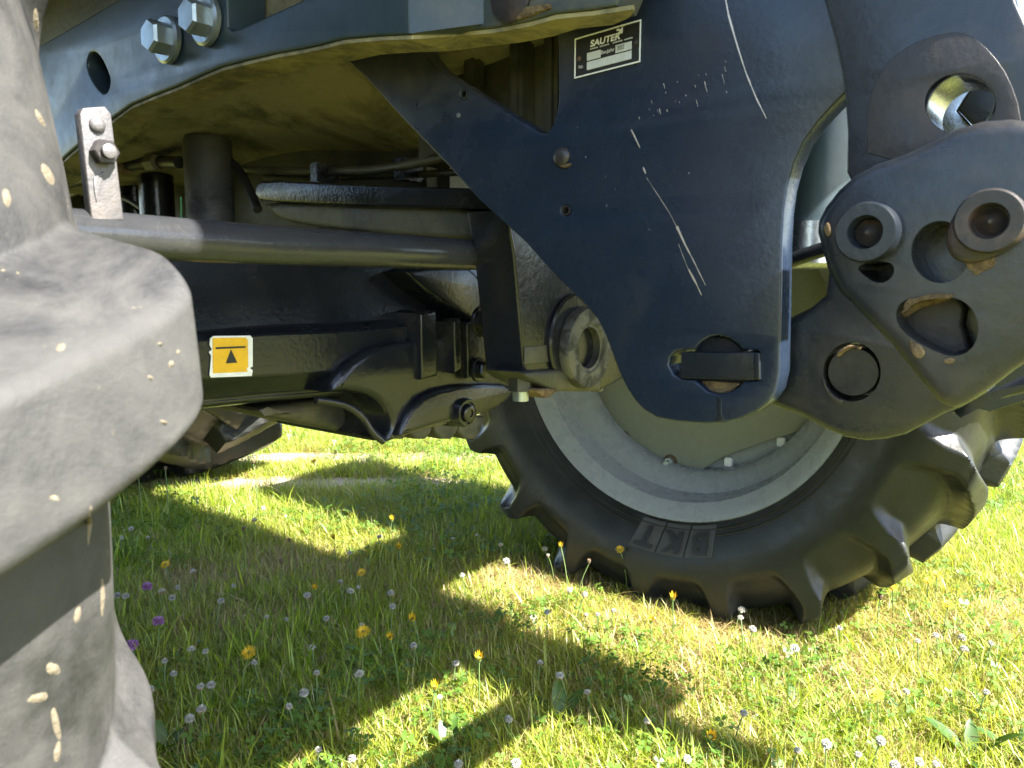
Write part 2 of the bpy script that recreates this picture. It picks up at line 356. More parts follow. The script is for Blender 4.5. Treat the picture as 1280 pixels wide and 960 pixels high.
# ---------------- far front wheel
FC = (-.733, 1.69, -.119)
far = bpy.data.objects.new('front_wheel', None); far.location = FC; COL.objects.link(far)
far.parent = tractor; far.matrix_parent_inverse = Matrix.Translation(tractor.location).inverted()
part(far, 'far front wheel with black lugged tyre and grey green rim')
tyre('tyre', FC, .375, .600, .235, 19, .042, M['rubber'], far, np.linspace(0, 2 * math.pi, 1000, endpoint=False), ns=150, phase=R_(209.5), k=.62, lw=(.020, .020, .015), wall=.022)
lathe('rim', FC, (0, 1, 0), [(-.206, .374), (-.212, .386), (-.204, .391), (-.196, .384), (-.190, .366), (-.182, .358), (-.145, .352), (-.136, .357), (-.127, .350), (-.112, .326), (-.100, .312), (-.085, .308), (.06, .308),
                             (.10, .345), (.18, .36), (.205, .385), (.20, .372), (.09, .335), (.06, .298), (-.085, .298), (-.105, .302), (-.120, .318), (-.134, .341), (-.145, .344), (-.186, .351)], M['rim'], far, 96, closed=True)
lathe('rim_ring', FC, (0, 1, 0), [(-.058, .20), (-.058, .302), (-.050, .302), (-.050, .20)], M['rim'], far, 64, closed=True)
DY = FC[1] - .075
plate('wheel_disc', 1, DY, [(720, 380), (735, 440), (747, 490), (754, 520), (764, 541), (790, 561), (819, 579), (845, 590), (866, 593), (885, 583), (904, 571), (935, 560), (965, 549), (1000, 540), (1035, 515),
                            (1050, 480), (1040, 430), (1040, 380), (1020, 320), (960, 270), (860, 250), (780, 280), (735, 330)], .012, M['disc'], far, bevel=.003, smooth=1)
for p in ((780, 547), (838, 577)):
    c = on(1, DY, *p); hexbolt('wheel_bolt', c, (0, -1, 0), .0125, .014, M['zinc'], far, True, .012, M['rustbolt'])
for p in ((912, 577), (978, 552)):
    c = on(1, FC[1] - .058, *p)
    box('square_nut', c + Vector((-.0095, -.010, -.010)), c + Vector((.0095, 0, .010)), M['white'], far, .002)
for rr, tt in ((.402, .0022), (.413, .0016), (.541, .0012)):
    SPr = spline(tyre_profiles(.375, .600, .235, .042)[1], np.linspace(0, 24, 400))[:140]; yy = float(np.interp(rr, SPr[:, 1], SPr[:, 0]))
    lathe('sidewall_rib', FC, (0, 1, 0), [(yy - tt, rr - .001), (yy - tt, rr + .001), (yy + .003, rr + .003), (yy + .003, rr - .003)], M['rubber'], far, 160, closed=True) if rr < .5 else None
# raised maker's lettering on the sidewall
SP = spline(tyre_profiles(.375, .600, .235, .042)[0], np.linspace(0, 24, 400))
def side_pt(ang, rad, lift):       # a point of the inner sidewall at wheel angle and radius
    half = SP[:150]; y = float(np.interp(rad, half[:, 1], half[:, 0])); return Vector((FC[0] + rad * math.cos(ang), FC[1] + y - lift, FC[2] + rad * math.sin(ang)))
q = on(1, 1.44, 838, 678); A_MID = math.atan2(q.z - FC[2], q.x - FC[0])
RM = math.hypot(q.x - FC[0], q.z - FC[2])
def lettering_place(x, y, z): return side_pt(A_MID - x / RM + math.pi * 0, RM + y, .0015 + z)
# letters stand upright at the top of the tyre, so at the bottom they read upside down
def letter_at(x, y, z): return side_pt(A_MID - x / RM, RM + y, .0052 + max(z, 0))
for i, ch in enumerate('BKT'):
    x0 = -.062 + i * .062
    V, Fc = [], []; nx = 8
    for j in range(nx + 1):
        for yy in (-.030, -.010, .010, .030):
            V.append(side_pt(A_MID - (x0 - .029 + .058 * j / nx + yy * .18) / RM, RM + yy, .0022))
    for j in range(nx + 1):
        for yy in (-.030, -.010, .010, .030): V.append(side_pt(A_MID - (x0 - .029 + .058 * j / nx + yy * .18) / RM, RM + yy, -.004))
    for j in range(nx):
        for r in range(3): a = j * 4 + r; Fc.append((a, a + 1, a + 5, a + 4))
    h = 4 * (nx + 1)
    ring = [j * 4 for j in range(nx + 1)] + [nx * 4 + 1, nx * 4 + 2] + [j * 4 + 3 for j in range(nx, -1, -1)] + [2, 1]
    for t in range(len(ring)): a, b2 = ring[t], ring[(t + 1) % len(ring)]; Fc.append((a, b2, b2 + h, a + h))
    obj('letter_panel', V, Fc, M['panel'], far)
    text_mesh('lettering', ch, .058, lambda x, y, z, x0=x0: letter_at(x + x0 + y * .18, y, z), M['ink'], far, extrude=.0014, bold=.0018, sx=1.12, fine=True)
def shadow_fender():  # unseen guard added to stretch the far tyre's ground shadow
    rows = []
    for a in np.linspace(R_(62), R_(168), 22):
        c, s_ = math.cos(a), math.sin(a); rows.append([Vector((FC[0] + r * c, FC[1] + y, FC[2] + r * s_)) for r, y in ((.70, -.25), (.735, -.23), (.745, 0), (.735, .25), (.70, .27), (.73, .25), (.738, 0), (.728, -.225))])
    part(loft('added_mudguard', rows, M['plastic'], tractor), 'unseen mudguard over the far front wheel')
shadow_fender()
# ---------------- far rear wheel
RC = (-2.82, 1.38, .14)
rear = bpy.data.objects.new('rear_wheel', None); rear.location = RC; COL.objects.link(rear)
rear.parent = tractor; rear.matrix_parent_inverse = Matrix.Translation(tractor.location).inverted()
part(rear, 'rear wheel in the shade behind the front axle')
tyre('tyre', RC, .48, .80, .27, 18, .06, M['rubber'], rear, np.linspace(0, 2 * math.pi, 700, endpoint=False), ns=120, phase=R_(12), k=.75, lw=(.030, .028, .026), wall=.018)
lathe('rim', RC, (0, 1, 0), [(-.2, .49), (-.19, .46), (-.1, .43), (0, .42), (.1, .43), (.19, .46), (.2, .49), (.18, .45), (.02, .1), (-.02, .1)], M['rim'], rear, 48)

# ---------------- chassis rail
RY = .455
bot = [(52, 222), (87, 190), (120, 162), (142, 146), (162, 131), (190, 119), (219, 108), (247, 95), (275, 83), (310, 74), (344, 66), (372, 61), (400, 55), (427, 48), (470, 44), (511, 42)]
rail = plate('chassis_rail', 1, RY, bot + [(511, -120), (470, -130), (430, -70), (378, 0), (340, 17), (300, 36), (289, 39), (284, 33), (283, 0), (283, -72), (147, 0), (65, 48), (30, 68), (20, 240)],
             .045, M['rail'], tractor, holes=[circ(0, 0, 1)] and [[(109, 76), (112, 66), (119, 64), (127, 73), (134, 88), (138, 100), (136, 112), (130, 118), (121, 110), (112, 95), (109, 84)]], bevel=.0025, hsmooth=1)
part(rail, 'blue grey chassis rail with two zinc bolts and an arched lower edge')
X0 = on(1, RY, 511, 20).x; X1 = X0 + .052; Y1 = RY + .030
zb = on(1, RY, 511, 42).z
def rail_piece(name, x0, y0, x1, y1, z0, z1, th, mat):
    V = [(x0, y0, z0), (x1, y1, z1), (x1, y1, .62), (x0, y0, .62), (x0, y0 + th, z0), (x1, y1 + th, z1), (x1, y1 + th, .62), (x0, y0 + th, .62)]
    o = obj(name, V, [(0, 1, 2, 3), (4, 5, 6, 7), (0, 1, 5, 4), (2, 3, 7, 6), (1, 2, 6, 5), (0, 3, 7, 4)], mat, tractor); return o
rail_piece('rail_bend', X0 + .0005, RY, X1, Y1, zb, on(1, Y1, 573, 38).z, .045, M['rail'])
plate('rail_end', 1, Y1, [(574, 38), (614, 34), (661, 25), (692, 16), (740, 11), (770, 6), (785, -30), (800, -200), (574, -200)], .030, M['rail'], tractor, bevel=.002)
plate('mud_patch', 1, Y1 - .003, [(626, 16), (640, 10), (660, 8), (682, 4), (690, 9), (672, 16), (650, 24), (634, 24)], .004, M['mud'], rail, bevel=.001, smooth=2)
lathe('rail_boss', on(1, Y1, 640, -4), (0, -1, 0), [(0, .019), (.0025, .019), (.0035, .017)], M['wornsteel'], rail, 24)
for p in ((214, 51), (262, 27)):
    c = on(1, RY, *p) + Vector((0, -.006, 0))
    lathe('bolt_washer', c, (0, -1, 0), [(-.004, .0245), (.001, .0245), (.003, .022)], M['zinc'], rail, 32)
    lathe('rail_bolt', c + Vector((0, -.003, 0)), (0, -1, 0), [(0, .0165), (.014, .0172), (.017, .015)], M['zinc'], rail, 6, smooth=False, a0=.5)
def lip(line):  # thin strip added under the rail, coloured as if lit by the grass
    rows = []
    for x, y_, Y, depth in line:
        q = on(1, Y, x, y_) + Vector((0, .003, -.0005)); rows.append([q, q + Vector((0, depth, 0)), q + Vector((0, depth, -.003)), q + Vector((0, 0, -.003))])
    loft('rail_bounce_strip', rows, M['lip'], rail, True, False)
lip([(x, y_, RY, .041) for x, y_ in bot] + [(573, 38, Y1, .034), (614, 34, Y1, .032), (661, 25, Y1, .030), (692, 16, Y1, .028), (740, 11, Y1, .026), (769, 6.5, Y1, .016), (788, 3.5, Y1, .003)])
# grille seen over the rail, left
gx = on(1, .60, 95, 10)
grille = box('radiator_grille', (gx.x - .5, .62, gx.z - .12), (gx.x + .1, .66, gx.z + .35), M['plastic'], tractor)
for i in range(7):
    x = gx.x - .06 + i * .022
    box('grille_bar', (x, .611, gx.z - .10), (x + .006, .6205, gx.z + .3), M['greyplastic'], grille, .001)
for i in range(9):
    z = gx.z - .09 + i * .022
    box('grille_bar', (gx.x - .065, .607, z), (gx.x + .09, .613, z + .005), M['greyplastic'], grille, .001)
# ---------------- engine underside, curved casting behind the rail
def sump():
    cols = [(-1.55, .12), (-1.2, .17), (-1.0, .207), (-.85, .224), (-.70, .230), (-.55, .232), (-.42, .235), (-.25, .235)]
    rows = []
    for y, drop in ((.50, .0), (.53, -.004), (.57, .012), (.62, .028), (.70, .048), (.80, .06), (.92, .04), (1.05, .0)):
        r = []
        for x, z in cols: r.append(Vector((x, y, z - drop * math.exp(-((x + .66) / .24) ** 2) * 1.5 - drop * .1)))
        rows.append(r + [Vector((-.25, y, .40)), Vector((-1.55, y, .40))])
    o = loft('engine_sump', rows, M['casting'], tractor, True, True)
    m = o.modifiers.new('sub', 'SUBSURF'); m.levels = m.render_levels = 2
    o.data.materials.clear(); o.data.materials.append(M['sump'])
    part(o, 'dusty curved engine underside with grass light put into its colour')
sump()
box('engine_block', (-2.7, .50, .30), (-.30, 1.05, .85), M['casting'], tractor, .02)
bonnet = loft('bonnet', [[Vector((x, .77 + s * wd, z)) for s, z in ((-1, .40), (-1, .95), (-.7, 1.1), (.7, 1.1), (1, .95), (1, .40))] for x, wd in ((-2.6, .47), (-.5, .47), (.02, .46), (.10, .42))], M['plastic'], tractor, True, False)
box('engine_block', (-1.9, .70, -.06), (-.66, .96, .34), M['casting'], tractor, .02)
box('transmission', (-3.3, .58, -.12), (-1.5, .98, .4), M['casting'], tractor, .03)
box('rear_axle_housing', (-3.0, .98, -.06), (-2.72, 1.15, .24), M['casting'], tractor, .03)
slab('far_chassis_rail', 1, 1.04, [[(-1.6, .05), (-1.2, .05), (-.9, .17), (-.6, .22), (-.25, .24), (-.25, .6), (-1.6, .6)]], .045, M['rail'], tractor)
# ---------------- parts hanging between the rail and the axle
cy = on(1, .60, 262, 240)
lathe('oil_filter', Vector((cy.x, .60, cy.z - .12)), (0, 0, 1), [(0, .028), (.001, .0318), (.186, .0318), (.193, .029)], M['filter'], tractor, 32)
lathe('oil_filter', on(1, .64, 168, 240) + Vector((0, 0, -.14)), (0, 0, 1), [(0, .024), (.004, .029), (.16, .029), (.165, .024)], M['black'], tractor, 28)
lathe('oil_filter', on(1, .63, 196, 250) + Vector((0, 0, -.14)), (0, 0, 1), [(0, .02), (.004, .026), (.178, .026), (.18, .022)], M['black'], tractor, 24)
hs = tube('hydraulic_hose', [on(1, .56, 60, 235), on(1, .56, 120, 220), on(1, .57, 158, 208), on(1, .58, 190, 203), on(1, .58, 224, 203)], .0085, M['hose'], tractor)
lathe('hose_fitting', on(1, .575, 186, 204), (on(1, .58, 224, 203) - on(1, .57, 158, 208)), [(0, .0105), (.001, .0125), (.022, .0125), (.023, .010)], M['casting'], hs, 6, smooth=False)
lathe('hose_fitting', on(1, .572, 160, 212), (0, -1, 0), [(0, .009), (.012, .009), (.014, .007)], M['mud'], hs, 16)
tube('green_cable', [on(1, .555, 226, 246), on(1, .555, 226.5, 262), on(1, .555, 226, 290)], .0011, M['greencable'], tractor, 8, 3)
for ps, r_, nm in (([on(1, .64, 238, 176), on(1, .63, 270, 190), on(1, .62, 300, 215), on(1, .60, 322, 262)], .006, 'hydraulic_hose'), ([on(1, .66, 300, 212), on(1, .64, 380, 214), on(1, .62, 470, 212), on(1, .60, 560, 196), on(1, .60, 610, 190)], .0055, 'hydraulic_pipe'),
                   ([on(1, .60, 62, 262), on(1, .60, 100, 240), on(1, .61, 150, 246), on(1, .62, 186, 268), on(1, .60, 216, 300)], .0042, 'wiring_loom'), ([on(1, .66, 330, 222), on(1, .66, 420, 222), on(1, .64, 520, 218), on(1, .62, 600, 214)], .004, 'hydraulic_pipe')):
    tube(nm, ps, r_, M['hose' if nm != 'hydraulic_pipe' else 'casting'], tractor, 12)
for px_, py_ in ((395, 216), (500, 211)):
    c = on(1, .615, px_, py_); box('pipe_clamp', c - Vector((.008, .004, .012)), c + Vector((.008, .03, .012)), M['black'], tractor, .002)
# steering arm: a thick flat bar with a round end, seen from slightly below
def arm_bar():
    o = plate('steering_arm', 1, .580, [(318, 243), (319, 232), (324, 226), (350, 225), (430, 229), (520, 233), (620, 236), (620, 262), (520, 259), (420, 256), (340, 252), (324, 250)], .10, M['black'], tractor, bevel=.0035, bres=3)
    plate('arm_underside', 1, .592, [(326, 252), (420, 254), (620, 260), (620, 300), (540, 297), (460, 291), (400, 284), (352, 276), (336, 264)], .09, M['casting'], o, bevel=.006, smooth=1)
    return o
part(arm_bar(), 'thick glossy black steering arm with a rounded end')
# tie rod and its bracket, both in the sun at their left end
TX = -.50
rod = tube('tie_rod', [on(0, TX, 40, 289), on(0, TX, 108, 292), on(0, TX, 300, 304), on(0, TX, 620, 320)], .0147, M['rod'], tractor, 32, 4)
part(rod, 'long grey tie rod, sunlit at its left end')
br = plate('rod_bracket', 0, TX + .012, [(100, 142), (104, 135), (131, 133), (139, 142), (155, 275), (115, 275)], -.008, M['greysteel'], tractor, bevel=.0008)
part(br, 'flat grey steel bracket with rivet and nut above the tie rod')
c = on(0, TX + .012, 121, 156); lathe('rivet', c, (1, 0, 0), [(0, .0046), (.0015, .0046), (.0026, .0036), (.0032, .002)], M['greysteel'], br, 20)
c = on(0, TX + .012, 127, 191); lathe('nut', c, (1, 0, 0), [(0, .0075), (.007, .0078), (.0078, .0068)], M['wornsteel'], br, 6, smooth=False)
lathe('stud', c + Vector((.0078, 0, 0)), (1, 0, 0), [(0, .0042), (.003, .0042), (.0036, .003)], M['greysteel'], br, 16)
plate('cast_mark', 0, TX + .0129, [(117, 222), (130, 214), (127, 232), (121, 253), (118, 238)], -.0012, M['greysteel'], br, bevel=.0004)

# ---------------- front axle
def axle():
    rows = []
    for x, tp, e1, e2, bt in ((60, 316, 440, 497, 530), (225, 322, 426, 482, 512), (250, 322, 421, 476, 509), (330, 325, 414, 472, 501), (420, 327, 411, 466, 494), (520, 330, 404, 458, 488), (600, 332, 400, 452, 480), (700, 335, 392, 440, 466), (890, 338, 378, 408, 425)):
        r = [on(0, -.68, x, tp - 4), on(0, -.640, x, tp), on(0, -.628, x, e1 - 6), on(0, -.612, x, e1), on(0, -.600, x, e1 + 4), on(0, -.600, x, e2 - 2), on(0, -.603, x, e2), on(0, -.632, x, bt - 8), on(0, -.630, x, bt - 3), on(0, -.634, x, bt), on(0, -.68, x, bt + 2)]
        r += [Vector((-.82, r[-1].y, r[-1].z)), Vector((-.82, r[0].y, r[0].z))]
        rows.append(r)
    o = loft('front_axle', rows, M['black'], tractor, True, True)
    bv = o.modifiers.new('bevel', 'BEVEL'); bv.width = .0025; bv.segments = 2; bv.limit_method = 'ANGLE'; bv.angle_limit = R_(25)
    return part(o, 'glossy black front axle beam with a yellow jacking point sticker')
axle_o = axle()
hous = plate('differential_housing', 0, -.585, [(405, 492), (440, 488), (468, 495), (484, 510), (492, 532), (480, 556), (505, 547), (540, 535), (580, 528), (618, 512), (645, 490), (650, 440), (620, 425), (560, 420), (500, 428), (452, 440)], -.20, M['black'], tractor, bevel=.008, smooth=1, bres=4)
part(hous, 'black differential housing bulging below the axle')
plate('housing_flange', 0, -.575, [(497, 545), (520, 500), (560, 482), (625, 478), (648, 486), (630, 508), (596, 520), (545, 532), (505, 546)], -.02, M['black'], hous, bevel=.006, smooth=1, bres=3)
plate('oil_pan', 0, -.66, [(318, 512), (345, 508), (420, 497), (470, 515), (492, 545), (480, 553), (455, 549), (430, 541), (400, 534), (370, 528), (340, 522)], -.16, M['casting'], tractor, bevel=.008, smooth=1)
tube('axle_pipe', [on(0, -.60, 395, 500), on(0, -.595, 430, 506), on(0, -.59, 452, 520), on(0, -.585, 466, 540), on(0, -.58, 480, 552)], .004, M['black'], tractor)
for a, b2, c2, d2, xx in ((526, 392, 546, 470, -.578), (568, 402, 577, 462, -.570), (584, 405, 612, 468, -.578)):
    plate('casting_rib', 0, xx, [(a, b2), (c2, b2 - 4), (c2 + 2, d2), (a + 1, d2 + 5)], -.07, M['black'], hous, bevel=.004, bres=3)
plate('axle_saddle', 0, -.600, [(500, 332), (612, 335), (614, 420), (600, 408), (560, 384), (528, 362)], -.1, M['black'], tractor, bevel=.006, smooth=1)
hexbolt('axle_bolt', on(0, -.563, 604, 402), (1, 0, 0), .0125, .012, M['black'], hous)
hexbolt('axle_bolt', on(0, -.570, 600, 462), (1, 0, 0), .010, .010, M['black'], hous)
lathe('drain_boss', on(0, -.570, 583, 516), (1, 0, 0), [(-.03, .0185), (.001, .0165), (.003, .015), (.003, .013), (.0005, .0125), (.0005, .0105), (.006, .0102), (.0068, .009), (.0068, .0045), (.0052, .004), (.0052, .001)], M['black'], hous, 32)
for x in (500, 528, 560, 590): plate('housing_foot', 0, -.72, [(x - 20, 520), (x + 16, 520), (x + 12, 540), (x + 5, 549), (x - 8, 549), (x - 16, 541)], -.05, M['casting'], hous, bevel=.004)
# sticker
DX = -.5985
def sticker():
    o = plate('sticker', 0, DX, [(263, 423), (267, 420), (313, 419.5), (316, 423), (316, 458), (312.5, 460), (316, 463), (315, 470), (264, 472), (262, 469), (264, 445), (261, 440), (265, 437), (262, 431)], -.0008, M['white'], axle_o, bevel=.0001, bres=0)
    part(o, 'yellow square sticker with white border and black jacking triangle')
    plate('sticker_field', 0, DX + .0006, [(266, 422.5), (307, 422), (310, 425), (310.5, 458), (308, 462), (311, 464.5), (266.5, 466.5)], -.0006, M['yellow'], axle_o, bevel=.0001, bres=0)
    plate('sticker_line', 0, DX + .0012, [(270, 434), (307, 432.6), (307, 434.8), (270, 436.4)], -.0006, M['ink'], axle_o, bevel=.0001, bres=0)
    plate('sticker_triangle', 0, DX + .0012, [(289, 437), (297, 453.3), (282.5, 454.3)], -.0006, M['ink'], axle_o, bevel=.0001, bres=0)
sticker()
# ---------------- axle pivot bracket
PX = -.44
piv = plate('pivot_bracket', 0, PX, [(634, 262), (700, 300), (800, 400), (790, 468), (752, 488), (690, 486), (656, 467), (650, 400), (643, 320)], -.05, M['black'], tractor, bevel=.004)
part(piv, 'black cast pivot bracket carrying a thick ring')
c = on(0, PX, 722, 434)
lathe('pivot_collar', c + Vector((0, -.008, .007)), (1, 0, 0), [(-.01, .049), (.004, .049), (.006, .047)], M['black'], piv, 40)
lathe('pivot_ring', c, (1, 0, 0), [(0, .0425), (.013, .0425), (.016, .0405), (.016, .026), (.0145, .0245), (.0142, .0215), (.0, .0215)], M['ring'], piv, 48, closed=True)
lathe('pivot_pin', c, (1, 0, 0), [(-.004, .0205), (.004, .0205), (.006, .018), (.004, .009)], M['black'], piv, 32)
plate('pivot_cap', 0, PX + .008, [(652, 466), (700, 462), (752, 470), (752, 488), (735, 490), (690, 489), (664, 476)], -.05, M['casting'], piv, bevel=.004)
plate('part_number', 0, PX + .0012, [(656, 434), (690, 431), (690, 452), (656, 455)], -.0015, M['casting'], piv, bevel=.0005)
c = on(0, PX - .012, 651, 478)
lathe('bracket_nut', c + Vector((0, 0, -.008)), (0, 0, 1), [(0, .0125), (.016, .0128)], M['casting'], piv, 6, smooth=False, a0=.4)
lathe('bracket_stud', c + Vector((0, 0, -.018)), (0, 0, 1), [(0, .008), (.012, .0085)], M['zinc'], piv, 16)
lathe('bracket_nut', on(0, PX - .01, 745, 482) + Vector((0, 0, -.006)), (0, 0, 1), [(0, .008), (.01, .0085)], M['casting'], piv, 6, smooth=False)
plate('mud_lump', 0, PX + .01, [(668, 486), (700, 486), (694, 492), (682, 499), (677, 494)], -.02, M['mud'], piv, bevel=.002, smooth=1)
# castings seen through the notch of the side plate
box('inner_crossmember', (-.60, .60, .125), (-.30, .64, .30), M['casting'], tractor, .006)
for x0, x1, yy in ((-.52, -.50, .585), (-.455, -.44, .575), (-.42, -.405, .58), (-.385, -.36, .572)):
    box('casting_web', (x0, yy, .10), (x1, .60, .26), M['casting'], tractor, .004)

# ================================================================== front linkage bolted under the nose
FLB = Vector((-.15, .56, G))
fl = empty('front_linkage', FLB, 'black front hitch frame with scratched side plate and lower lift arms', 'front hitch')
PY = .53
slot = [(836, 456), (838, 446), (845, 439), (855, 437), (869, 437), (876, 428), (887, 421), (899, 419), (912, 423), (923, 431), (928, 437), (946, 438), (949, 441), (949, 474), (945, 476), (930, 477), (922, 485), (910, 491), (897, 493), (884, 489), (874, 480), (868, 475), (852, 474), (842, 468)]
sp = plate('side_plate', 1, PY, [(425, 66), (436, 78), (456, 96), (500, 145), (560, 207), (600, 251), (658, 304), (690, 340), (719, 369), (736, 386), (747, 400), (757, 420), (766, 445), (775, 469), (783, 485), (793, 500), (804, 512), (820, 522), (845, 527), (880, 530), (905, 529),
     (925, 524), (945, 515), (960, 503), (970, 488), (975, 465), (976, 420), (977, 360), (978, 300), (980, 265), (984, 235), (992, 205), (1005, 176), (1022, 153), (1040, 133), (1056, 117), (1110, 80), (1110, -150), (690, -150), (697, 60), (698, 120), (696, 140), (691, 156), (684, 166), (676, 166), (664, 159), (600, 120), (545, 84), (530, 66), (520, 40), (420, 40)],
     .022, M['plate'], fl, holes=[slot, circ(580, 118, 5.2, 6.2, 14), circ(707, 263, 5.6, 6.4, 14)], bevel=.0018)
part(sp, 'big navy black side plate with long white scratches')
plate('locking_bar', 1, PY - .002, [(851, 441), (941, 440.5), (949, 441), (949, 474.5), (942, 475), (851, 473)], .018, M['arm'], sp, bevel=.001)
plate('bar_end', 1, PY - .0035, [(941.5, 441), (949.5, 441.5), (949.5, 474.5), (942, 474.5)], .01, M['arm'], sp, bevel=.0008)
c = on(1, PY + .010, 898, 457); lathe('locking_pin', c, (0, 1, 0), [(0, .0205), (.001, .0215), (.04, .0215)], M['arm'], sp, 40)
plate('mud_patch', 1, PY + .0065, [(866, 476), (930, 476.5), (922, 486), (910, 491), (897, 492.5), (884, 489), (874, 482)], .004, M['mud'], sp, bevel=.001, smooth=1)
plate('weld_spot', 1, PY - .0006, [(896, 497), (902, 497), (902, 518), (906, 526), (893, 527), (897, 518)], .002, M['arm'], sp, bevel=.0003)
c = on(1, PY, 703, 196); lathe('plate_bolt', c, (0, -1, 0), [(-.002, .0078), (.002, .0078), (.0042, .006), (.005, .003)], M['wornsteel'], sp, 20)
plate('mud_patch', 1, PY - .003, [(694, 203), (704, 206), (713, 202), (709, 209), (701, 211)], .0035, M['mud'], sp, bevel=.001, smooth=1)
lathe('hole_sleeve', on(1, PY - .001, 707, 263), (0, 1, 0), [(0, .0040), (.02, .0040), (.02, .0030), (0, .0030)], M['wornsteel'], sp, 16, closed=True)
lathe('hole_sleeve', on(1, PY - .001, 580, 118), (0, 1, 0), [(0, .0040), (.02, .0040), (.02, .0026), (0, .0026)], M['steel'], sp, 16, closed=True)
lathe('plate_rivet', on(1, PY, 573, 144), (0, -1, 0), [(-.001, .0025), (.001, .002)], M['zinc'], sp, 10)
def scratch(pts, w0, w1):
    V, Fc = [], []; n = len(pts)
    for i, p in enumerate(pts):
        q = on(1, PY - .0004, *p); nx = on(1, PY - .0004, *pts[min(i + 1, n - 1)]) - on(1, PY - .0004, *pts[max(i - 1, 0)])
        s = Vector((-nx.z, 0, nx.x)).normalized() * ((w0 + (w1 - w0) * i / (n - 1)) / 2 * (.6 + .8 * random.random()))
        V += [q - s, q + s]
        if i: Fc.append((2 * i - 2, 2 * i - 1, 2 * i + 1, 2 * i))
    obj('scratch', V, Fc, M['scratch'], sp)
def interp(pts, n):
    P = np.array(pts, float); t = np.linspace(0, len(P) - 1, n); return [(np.interp(x, range(len(P)), P[:, 0]), np.interp(x, range(len(P)), P[:, 1])) for x in t]
scratch(interp([(906, -6), (911, 20), (921, 55), (932, 90), (945, 122), (958, 148)], 22), .0013, .0006)
scratch(interp([(789, 162), (794, 172), (800, 185)], 6), .0011, .0007)
scratch(interp([(804, 209), (807, 217)], 4), .0016, .0007)
scratch(interp([(808, 222), (822, 243), (838, 268), (846, 284)], 12), .0003, .0004)
scratch(interp([(846, 283), (856, 305), (868, 328), (882, 357)], 12), .0016, .0004)
scratch(interp([(861, 337), (870, 354), (877, 369)], 8), .0018, .0006)
scratch(interp([(848, 305), (856, 326), (862, 340)], 6), .0004, .0004)
for i in range(24):
    x = random.uniform(805, 910); y = 118 - (x - 850) * .42 + random.gauss(0, 9); ln = random.choice([1.5, 2, 3, 6, 12]) * random.uniform(.6, 1.2)
    scratch([(x, y), (x + ln * .22, y + ln)], random.uniform(.0002, .0006), .0002)
for i in range(9):
    x = random.uniform(715, 880); y = random.uniform(100, 300); scratch([(x, y), (x + .6, y + random.uniform(1, 3))], .0006, .0003)
# maker's plate on the side plate
s00, s10, s01 = on(1, PY - .0012, 718, 98.5), on(1, PY - .0012, 800.5, 77.5), on(1, PY - .0012, 718, 48.5)
SW, SH = (s10 - s00).x, (s01 - s00).z
def sign_pt(u, v, lift=0.): return Vector((s00.x + u * SW, PY - .0012 - lift, s00.z + v * SH + (s10.z - s00.z) * u))
def sign_quad(name, u0, v0, u1, v1, mat, lift, parent, th=.0008, b=.0002):
    r = [(u0, v0), (u1, v0), (u1, v1), (u0, v1)]
    pts = [sign_pt(*p) for p in r]
    return slab(name, 1, PY - .0012 - lift, [[(p.x, p.z) for p in pts]], th, mat, parent, b, 0)
typ = sign_quad('type_plate', 0, 0, 1, 1, M['ink'], 0, fl, .0014)
part(typ, 'black maker plate with white border and fields')
for q in ((0, 0, 1, .035), (0, .965, 1, 1), (0, .035, .018, .965), (.982, .035, 1, .965)): sign_quad('plate_border', *q, M['white'], .0005, typ, .0006, .0001)
sign_quad('plate_field', .20, .13, .87, .33, M['boxwhite'], .0005, typ, .0006, .0001)
sign_quad('plate_field', .20, .36, .41, .55, M['boxwhite'], .0005, typ, .0006, .0001)
sign_quad('plate_field', .635, .36, .87, .55, M['boxwhite'], .0005, typ, .0006, .0001)
def sign_text(body, u, v, size, mat=M['white'], bold=0., lift=.0012, shear=0., sx=1.):
    return text_mesh('lettering', body, size, lambda x, y, z: sign_pt(u + x / SW, v + y / SH, lift), mat, typ, bold=bold, shear=shear, sx=sx)
sign_text('SAUTER', .48, .735, .0066, bold=.00022, shear=.12, sx=1.12)
sign_text('Baujahr', .525, .455, .0040)
sign_text('202', .72, .455, .0044, M['ink'])
sign_text('Nr.', .12, .24, .0036)
for k in range(26): sign_quad('small_print', .25 + k * .0245, .612, .25 + k * .0245 + .017, .64, M['boxwhite'], .0005, typ, .0004, .00005) if k not in (5, 12, 13, 20) else None
tri = [(.655, .80), (.735, .80), (.735, .95), (.71, .90), (.66, .94), (.645, .89), (.69, .87)]
slab('arrow_logo', 1, PY - .0019, [[(sign_pt(*p).x, sign_pt(*p).z) for p in tri]], .0006, M['white'], typ, .00005, 0)
lathe('sign_rivet', sign_pt(.925, .50), (0, -1, 0), [(0, .0021), (.0008, .0019), (.0012, .001)], M['wornsteel'], typ, 14)
lathe('sign_rivet', sign_pt(.07, .48), (0, -1, 0), [(0, .0021), (.0008, .0019), (.0012, .001)], M['wornsteel'], typ, 14)
